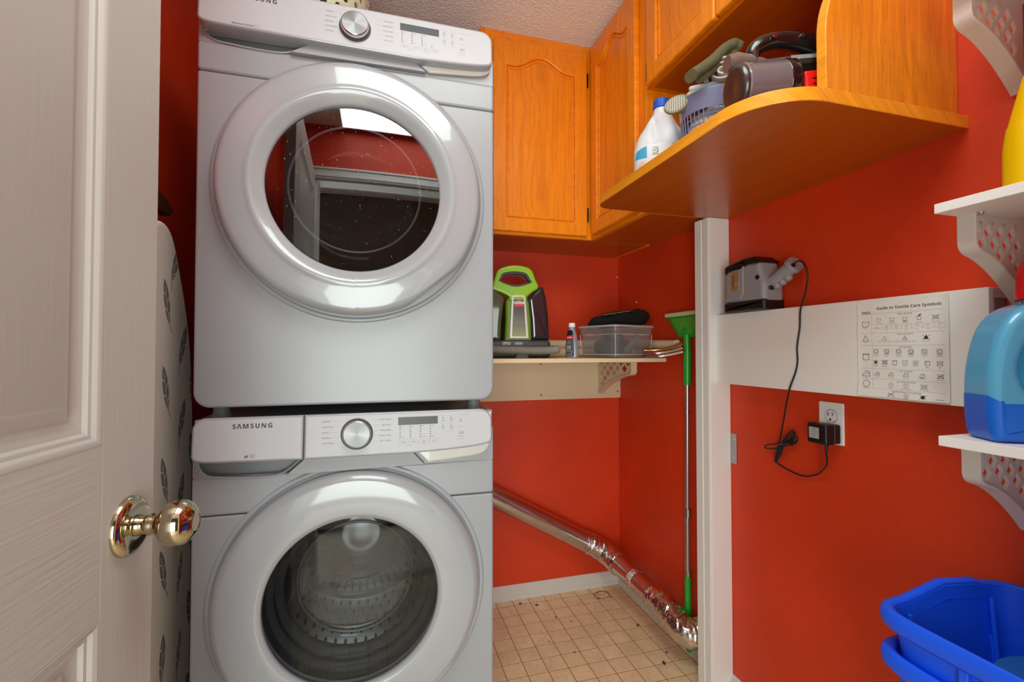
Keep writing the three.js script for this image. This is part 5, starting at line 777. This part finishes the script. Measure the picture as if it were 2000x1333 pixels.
  part('nozzle', orient(loft([[0.0, 0.03, 0.035, 0.058], [0.02, 0.036, 0.04, 0.060], [0.05, 0.030, 0.04, 0.055], [0.085, 0.016, 0.035, 0.048]].map(([x, h, w, y]) => Array.from({ length: 24 }, (_, k) => { const a = k / 24 * Math.PI * 2; return [x, y + h / 2 * Math.sin(a), -0.010 + w / 2 * Math.cos(a)]; })))), P({ color: 0x6e6058, roughness: 0.15, clearcoat: 0.8 }), t, 'translucent brown nozzle');
  part('warning_label', orient(moved(bx(0.115, 0.175, 0.0335, 0.0415, 0, 0.0005, 0.0001), 0, 0, 0.0295)), S({ map: fitTex(canvasTex(256, 48, (c) => { c.fillStyle = '#5b5857'; c.fillRect(0, 0, 256, 48); const r = rng(9); c.fillStyle = '#c9c7c4'; for (let k = 0; k < 5; k++) { let x = 4; while (x < 248) { const w = 6 + r() * 16; c.fillRect(x, 5 + k * 9, w, 4); x += w + 4; } } }), 0.115 + 0.74, 0.0335, 0.175 + 0.74, 0.0415), roughness: 0.5 }), t);
  part('power_lead', tube([[0.285, 0.05, 0.02], [0.20, 0.035, 0.068], [0.155, 0.012, 0.066], [0.14, 0.0035, 0.05]].map(([x, y, z]) => [x * dir.x - 0.0 , y, z * 0.7 + x * dir.z]), 0.0035, 30, 8), M.rubber, t);
}
// ---------------------------------------------------------------- left: ironing board, peg; basket on the dryer
{
  const t = thing('ironing_board', 'ironing board with a cream feather-print cover standing upright against the left wall', 'ironing board', [-0.492, 0, -1.225], Math.PI / 2);
  // local x runs away from the camera's right ... local +z faces the room (+x), local +x points to -z of the room
  const hw = 0.188, top = 1.424, out = new THREE.Shape(); out.moveTo(-hw, 0.055); out.lineTo(hw, 0.055); out.lineTo(hw, 0.86);
  out.bezierCurveTo(hw, 1.08, 0.155, 1.20, 0.105, 1.30); out.bezierCurveTo(0.07, 1.375, 0.05, top, 0, top); out.bezierCurveTo(-0.05, top, -0.07, 1.375, -0.105, 1.30); out.bezierCurveTo(-0.155, 1.20, -hw, 1.08, -hw, 0.86); out.closePath();
  const feather = (c, x, y, L, W, tilt) => { c.save(); c.translate(x, y); c.rotate(tilt); c.fillStyle = '#7f7b78'; c.beginPath(); c.moveTo(0, -L / 2); c.bezierCurveTo(W * 0.75, -L * 0.32, W * 0.62, L * 0.12, W * 0.12, L * 0.34); c.lineTo(-W * 0.12, L * 0.34); c.bezierCurveTo(-W * 0.62, L * 0.12, -W * 0.6, -L * 0.3, 0, -L / 2); c.fill(); c.strokeStyle = '#7f7b78'; c.lineWidth = 4; c.beginPath(); c.moveTo(0, L * 0.3); c.quadraticCurveTo(4, L * 0.45, 12, L * 0.56); c.stroke(); c.strokeStyle = '#ece3d8'; c.lineWidth = 3; c.beginPath(); c.moveTo(0, -L * 0.36); c.lineTo(0, L * 0.32); c.stroke(); for (const [s, k] of [[1, -0.05], [-1, 0.1], [1, 0.2], [-1, -0.2]]) { c.lineWidth = 4; c.beginPath(); c.moveTo(s * W * 0.12, L * k); c.lineTo(s * W * 0.6, L * (k - 0.1)); c.stroke(); } c.restore(); };
  const px = 1400, Hc = 2000, Wc = Math.round(2 * hw * px), tex = canvasTex(Wc, Hc, (c) => { c.fillStyle = '#ece3d8'; c.fillRect(0, 0, Wc, Hc); const X = (lx) => (lx + hw) * px, Y = (y) => Hc - y * px;
    const put = (lx, y, L, W, a) => feather(c, X(lx), Y(y), L * px, W * px, a);
    [1.235, 1.035, 0.825, 0.615, 0.415, 0.2].forEach((y, i) => put(0.022, y, 0.125, 0.028, i === 4 ? 0.06 : -0.28)); [1.335, 1.135, 0.95, 0.765, 0.57, 0.375, 0.19].forEach((y, i) => put(i ? 0.110 : 0.062, y, 0.120, i > 3 ? 0.020 : 0.028, 0.42 - 0.05 * i)); [1.24, 1.02, 0.86, 0.65, 0.45, 0.24].forEach((y, i) => put(0.178, y, 0.115, 0.034, -0.2)); [1.13, 0.92, 0.72, 0.52, 0.31].forEach((y) => put(-0.07, y, 0.12, 0.045, 0.3)); [1.03, 0.83, 0.62, 0.42, 0.21].forEach((y) => put(-0.145, y, 0.12, 0.045, -0.3)); });
  const cover = S({ map: fitTex(tex, -hw, 0, hw, Hc / px), roughness: 0.85, bumpMap: speckle, bumpScale: 0.0003 });
  part('cover', moved(ext(out, 0.024, 0.009, 4, 24), 0, 0, -0.012), [cover, S({ color: 0xece3d8, roughness: 0.85 })], t, 'cream cover printed with grey feathers');
  part('mesh_deck', moved(ext(new THREE.Shape(out.getPoints(20).map((p) => new THREE.Vector2(p.x * 0.94, 0.74 + (p.y - 0.74) * 0.965))), 0.008, 0.001), 0, 0, -0.022), M.steel, t);
  for (const s of [-1, 1]) part('leg', tube([[s * 0.11, 0.95, -0.030], [s * 0.115, 0.5, -0.034], [s * 0.12, 0.06, -0.034], [s * 0.10, 0.01, -0.034], [0, 0.008, -0.034]], 0.0075, 40, 10), M.white, t);
}
{
  const t = thing('coat_peg', 'dark brown wooden peg on the left wall above the ironing board', 'peg', [XL, 1.488, -1.25]);
  part('peg', moved(ext(shapeOf([[0, -0.014], [0.006, -0.020], [0.098, -0.020], [0.118, -0.004], [0.112, 0.006], [0.08, 0.020], [0.02, 0.03], [0, 0.026]]), 0.022, 0.003, 2), 0.0225, 0, 0.0, 0, Math.PI / 2, 0), S({ color: 0x4a2a1c, roughness: 0.5 }), t);
  part('mount', bx(0.0004, 0.006, -0.02, 0.03, -0.06, 0.0, 0.001), M.bronze, t);
}
{ // round basket with oval holes on top of the dryer: a bent sheet
  const R = 0.125, H = 0.21, t = thing('hole_basket', 'cream round basket pierced with oval holes on top of the dryer', 'basket', [-0.168, 0.9722 + 0.9726, -1.345]);
  const L = 2 * Math.PI * R, s = rrect(0, 0, L, H, 0), th0 = -0.1;
  const rows = 6; for (let r = 0; r < rows; r++) for (let k = 0; k < 22; k++) { const x = (k + (r % 2) * 0.5 + 0.5) / 22 * L, y = 0.026 + r * 0.032; if (x < 0.012 || x > L - 0.012) continue; const a = x / R; if (a > 3.05 && a < 5.2) continue; const p = new THREE.Path(); p.absellipse(x, y, 0.0082, 0.0112, 0, Math.PI * 2, true, 0.15); s.holes.push(p); }
  const g0 = new THREE.ExtrudeGeometry(s, { depth: 0.0035, bevelEnabled: false, curveSegments: 8 });
  // split long triangles so that the sheet bends smoothly
  const cut = []; const P0 = g0.attributes.position, v = [0, 1, 2].map(() => new THREE.Vector3()); const push = (a, b, c, d) => { const e = Math.max(Math.abs(a.x - b.x), Math.abs(b.x - c.x), Math.abs(c.x - a.x)); if (e < 0.012 || d > 9) { cut.push(a, b, c); return; } const ab = Math.abs(a.x - b.x), bc = Math.abs(b.x - c.x); if (ab === e) { const m = a.clone().lerp(b, 0.5); push(a, m, c, d + 1); push(m, b, c, d + 1); } else if (bc === e) { const m = b.clone().lerp(c, 0.5); push(b, m, a, d + 1); push(m, c, a, d + 1); } else { const m = c.clone().lerp(a, 0.5); push(c, m, b, d + 1); push(m, a, b, d + 1); } };
  for (let i = 0; i < P0.count; i += 3) push(new THREE.Vector3().fromBufferAttribute(P0, i), new THREE.Vector3().fromBufferAttribute(P0, i + 1), new THREE.Vector3().fromBufferAttribute(P0, i + 2), 0);
  const g = new THREE.BufferGeometry(), pos = []; for (const p of cut) { const a = p.x / R + th0, r = R - 0.0035 + p.z + p.y * 0.02; pos.push(Math.sin(a) * r, p.y + 0.003, Math.cos(a) * r); } g.setAttribute('position', new THREE.Float32BufferAttribute(pos, 3)); g.setAttribute('uv', new THREE.Float32BufferAttribute(new Float32Array(pos.length / 3 * 2), 2)); g.computeVertexNormals();
  const cream = S({ color: 0xc6c0a2, roughness: 0.5 });
  part('side_wall', toCreasedNormals(g, 0.6), cream, t); part('base', lathe([[0, 0], [R - 0.002, 0], [R, 0.003], [R - 0.004, 0.006], [0, 0.006]], 48), cream, t); part('rim', moved(new THREE.TorusGeometry(R + 0.003, 0.005, 10, 64), 0, H + 0.003, 0, Math.PI / 2, 0, 0), cream, t);
  const dk = new THREE.SphereGeometry(0.1, 28, 18); dk.scale(1.05, 0.85, 1.05); const c = part('dark_filler', dk, S({ color: 0x5a5152, roughness: 0.95, bumpMap: speckle, bumpScale: 0.002 })); tag(c, 'added dark grey filler for the darkness inside the pierced basket on the dryer', 'filler'); c.position.set(-0.168, 0.9722 + 0.9726 + 0.093, -1.345);  // dark ball added to give the shade inside the basket
}
// ---------------------------------------------------------------- bottles on the white shelves
{
  const t = thing('detergent_bottle', 'blue detergent bottle with a red cap and moulded handle on the lower white shelf', 'bottle', [1.012, 0.9846, -0.478], -0.52);
  const o = new THREE.Shape(); o.moveTo(-0.072, 0); o.lineTo(0.078, 0); o.bezierCurveTo(0.090, 0, 0.092, 0.02, 0.092, 0.06); o.lineTo(0.090, 0.14); o.bezierCurveTo(0.086, 0.19, 0.06, 0.208, 0.030, 0.222); o.lineTo(-0.012, 0.222); o.bezierCurveTo(-0.05, 0.218, -0.068, 0.195, -0.078, 0.155); o.bezierCurveTo(-0.086, 0.12, -0.088, 0.10, -0.087, 0.06); o.bezierCurveTo(-0.087, 0.02, -0.086, 0, -0.072, 0); o.closePath();
  const hole = new THREE.Path(); hole.moveTo(-0.040, 0.084); hole.bezierCurveTo(-0.056, 0.11, -0.048, 0.146, -0.026, 0.168); hole.bezierCurveTo(-0.008, 0.176, 0.006, 0.165, 0.004, 0.140); hole.bezierCurveTo(0.002, 0.112, 0.006, 0.098, 0.006, 0.084); hole.bezierCurveTo(-0.004, 0.074, -0.030, 0.072, -0.040, 0.084); hole.closePath(); o.holes.push(hole);
  const blue = P({ color: 0x62c2ec, roughness: 0.2, transmission: 0.3, thickness: 0, clearcoat: 0.5, clearcoatRoughness: 0.1 });
  part('body', moved(ext(o, 0.074, 0.0155, 7, 20), 0, 0, -0.037), blue, t, 'translucent blue body');
  const lq = new THREE.Shape(); lq.moveTo(-0.0722, -0.0003); lq.lineTo(0.0782, -0.0003); lq.bezierCurveTo(0.0905, -0.0003, 0.0925, 0.02, 0.0925, 0.06); lq.lineTo(0.092, 0.074); lq.lineTo(-0.0878, 0.074); lq.bezierCurveTo(-0.0878, 0.02, -0.0865, -0.0003, -0.0722, -0.0003); lq.closePath();
  part('liquid', moved(ext(lq, 0.0748, 0.0155, 7, 20), 0, 0, -0.0374), S({ color: 0x0566d8, roughness: 0.22 }), t, 'darker blue liquid');
  part('inner_fill', moved(ext(rrect(-0.058, 0.076, 0.078, 0.185, 0.02), 0.03, 0.012, 4), 0, 0, -0.022), S({ color: 0x2fa3d6, roughness: 0.4 }), t);
  part('neck', moved(lathe([[0.030, 0.218], [0.029, 0.226], [0.028, 0.228]], 40), 0.008, 0, 0), blue, t);
  const red = S({ color: 0xd0101c, roughness: 0.35 }); part('cap', moved(lathe([[0, 0.226], [0.034, 0.226], [0.0345, 0.229], [0.0345, 0.243], [0.0325, 0.245], [0.032, 0.262], [0.029, 0.283], [0.022, 0.294], [0.010, 0.298], [0, 0.298]], 48), 0.008, 0, 0), red, t, 'red dosing cap');
}
{
  const t = thing('detergent_bottle', 'yellow bottle at the right edge on the middle white shelf', 'bottle', [1.046, 1.364 + 0.0166, -0.462], -0.55);
  const w = [[0, 0.126, 0.078], [0.005, 0.136, 0.086], [0.02, 0.141, 0.090], [0.08, 0.140, 0.09], [0.115, 0.131, 0.085], [0.122, 0.125, 0.083], [0.15, 0.112, 0.076], [0.20, 0.086, 0.066], [0.235, 0.058, 0.054], [0.25, 0.044, 0.044], [0.258, 0.042, 0.042]];
  part('body', loft(w.map(([y, a, b]) => sect(y, a, b, 2.6, 0, 0, 56))), S({ color: 0xf2c400, roughness: 0.35 }), t); part('cap', moved(lathe([[0, 0.258], [0.026, 0.258], [0.027, 0.262], [0.025, 0.292], [0, 0.294]], 36), 0, 0, 0), S({ color: 0xf0f0ee, roughness: 0.4 }), t);
}
// ---------------------------------------------------------------- nested blue bins
{
  const blueM = S({ color: 0x0a5cff, roughness: 0.5, side: THREE.DoubleSide });
  const bin = (label, y) => {
    const t = thing('recycling_bin', label, 'bin', [0.955, y, -0.345], 0, 'blue bins by the right wall');
    const W = 0.316, D = 0.49, H = 0.36, n = 120;
    const plan = (k, dy, wave) => sect(dy, W * k, D * k - (1 - k) * 0.02, 9, 0, 0, n).map(([x, yy, z]) => { const u = (x / (W * k) + 0.5); return [x, yy + (wave ? wave * Math.exp(-(((u - 0.55) / 0.24) ** 4)) * (Math.abs(z) > D * 0.42 ? 1 : 0.0) : 0), z]; });
    part('tub', loft([plan(0.80, 0.004, 0), plan(0.82, 0, 0), plan(0.90, H * 0.55, 0), plan(0.955, H - 0.03, 0), plan(0.965, H - 0.004, 0.018)], true, false), blueM, t);
    const rim = [[0.955, H - 0.030], [1.0, H - 0.033], [1.028, H - 0.026], [1.034, H - 0.012], [1.022, H - 0.002], [1.0, H], [0.968, H - 0.002], [0.962, H - 0.01]].map(([k, dy]) => plan(k, dy, 0.018));
    part('rim', loft(rim, false, false), blueM, t);
    for (const [x, z, ry] of [[-0.146, 0.05, 0], [-0.146, -0.12, 0], [-0.146, 0.19, 0], [-0.05, -0.2365, 1], [0.06, -0.2365, 1]]) part('rib', moved(new RoundedBoxGeometry(0.006, 0.10, 0.012, 2, 0.002), x * 1.058, H - 0.082, z * (ry ? 1.012 : 1), 0, ry * Math.PI / 2, 0), blueM, t);
    for (const [x, z] of [[-0.10, -0.2255], [0.10, -0.2255]]) part('inner_rib', rod([x, H - 0.02, z], [x * 0.93, 0.06, z * 0.89], 0.004, 8), blueM, t);
    return t;
  };
  const top = 0.706;
  bin('blue plastic bin nested on top of another, its inside showing, by the right wall', top - 0.36);
  bin('lower of the two nested blue plastic bins by the right wall', top - 0.36 - 0.066);
  const c = thing('storage_crate', 'low white crate under the blue bins by the right wall', 'crate', [0.955, 0, -0.345]);
  const cy = top - 0.36 - 0.0665; part('crate_top', bx(-0.135, 0.135, cy - 0.012, cy, -0.21, 0.21, 0.002), M.white, c);
  for (const s of [-1, 1]) { part('crate_side', bx(s * 0.13 - 0.005, s * 0.13 + 0.005, 0, cy - 0.012, -0.205, 0.205, 0.002), M.white, c); part('crate_end', bx(-0.125, 0.125, 0, cy - 0.012, s * 0.2 - 0.005, s * 0.2 + 0.005, 0.002), M.white, c); }
  const tb = thing('plastic_tub', 'round teal-blue plastic lid lying inside the top blue bin', 'lid', [0.985, top - 0.098, -0.425]);
  part('lid', lathe([[0, 0], [0.088, 0], [0.094, 0.004], [0.096, 0.014], [0.092, 0.018], [0.087, 0.012], [0, 0.010]], 56), S({ color: 0x0f62b4, roughness: 0.35 }), tb);
  part('lid_support', lathe([[0, -0.225], [0.07, -0.225], [0.084, -0.02], [0.088, 0]], 40), S({ color: 0x0f4fa0, roughness: 0.4 }), tb);
  const pp = tag(part('paper_sheet', bx(-0.05, 0.05, 0, 0.001, -0.06, 0.06, 0.0003), S({ color: 0xf0f0f0, roughness: 0.7 })), 'white paper lying inside the top blue bin', 'paper'); pp.position.set(1.005, top - 0.098 + 0.0187, -0.385); pp.rotation.y = 0.3;
}
{ // crumbs and dead bugs on the vinyl floor
  const mat = S({ color: 0x4a3420, roughness: 0.8 }), spots = [[0.60, -1.985, 0.006], [0.715, -1.845, 0.004], [0.765, -1.80, 0.0035], [0.63, -1.70, 0.0035], [0.70, -1.615, 0.004], [1.018, -1.70, 0.006], [0.985, -1.47, 0.0075], [0.667, -1.955, 0.006], [1.03, -1.52, 0.005]];
  spots.forEach(([x, z, r], i) => { const g = new THREE.IcosahedronGeometry(r, 1); g.scale(1.3, 0.45, 0.7); const o = part('leaf_crumb', g, mat); tag(o, ['dark crumb on the tiles close to the back baseboard', 'tiny dark speck on the tiles in the middle of the open floor', 'tiny dark speck right of another in mid floor', 'tiny speck on the tiles beside the washer', 'small speck on the tiles nearest the washer front', 'brown crumb beside the lower pipe of the vent duct', 'largest brown crumb, near the front of the visible floor', 'brown crumb at the back left, near the washer and baseboard', 'brown crumb by the foot of the white post'][i], 'crumb', 'crumbs on the floor'); o.position.set(x, r * 0.4, z); o.rotation.y = i * 1.3; });
}
renderer.render(scene, camera);
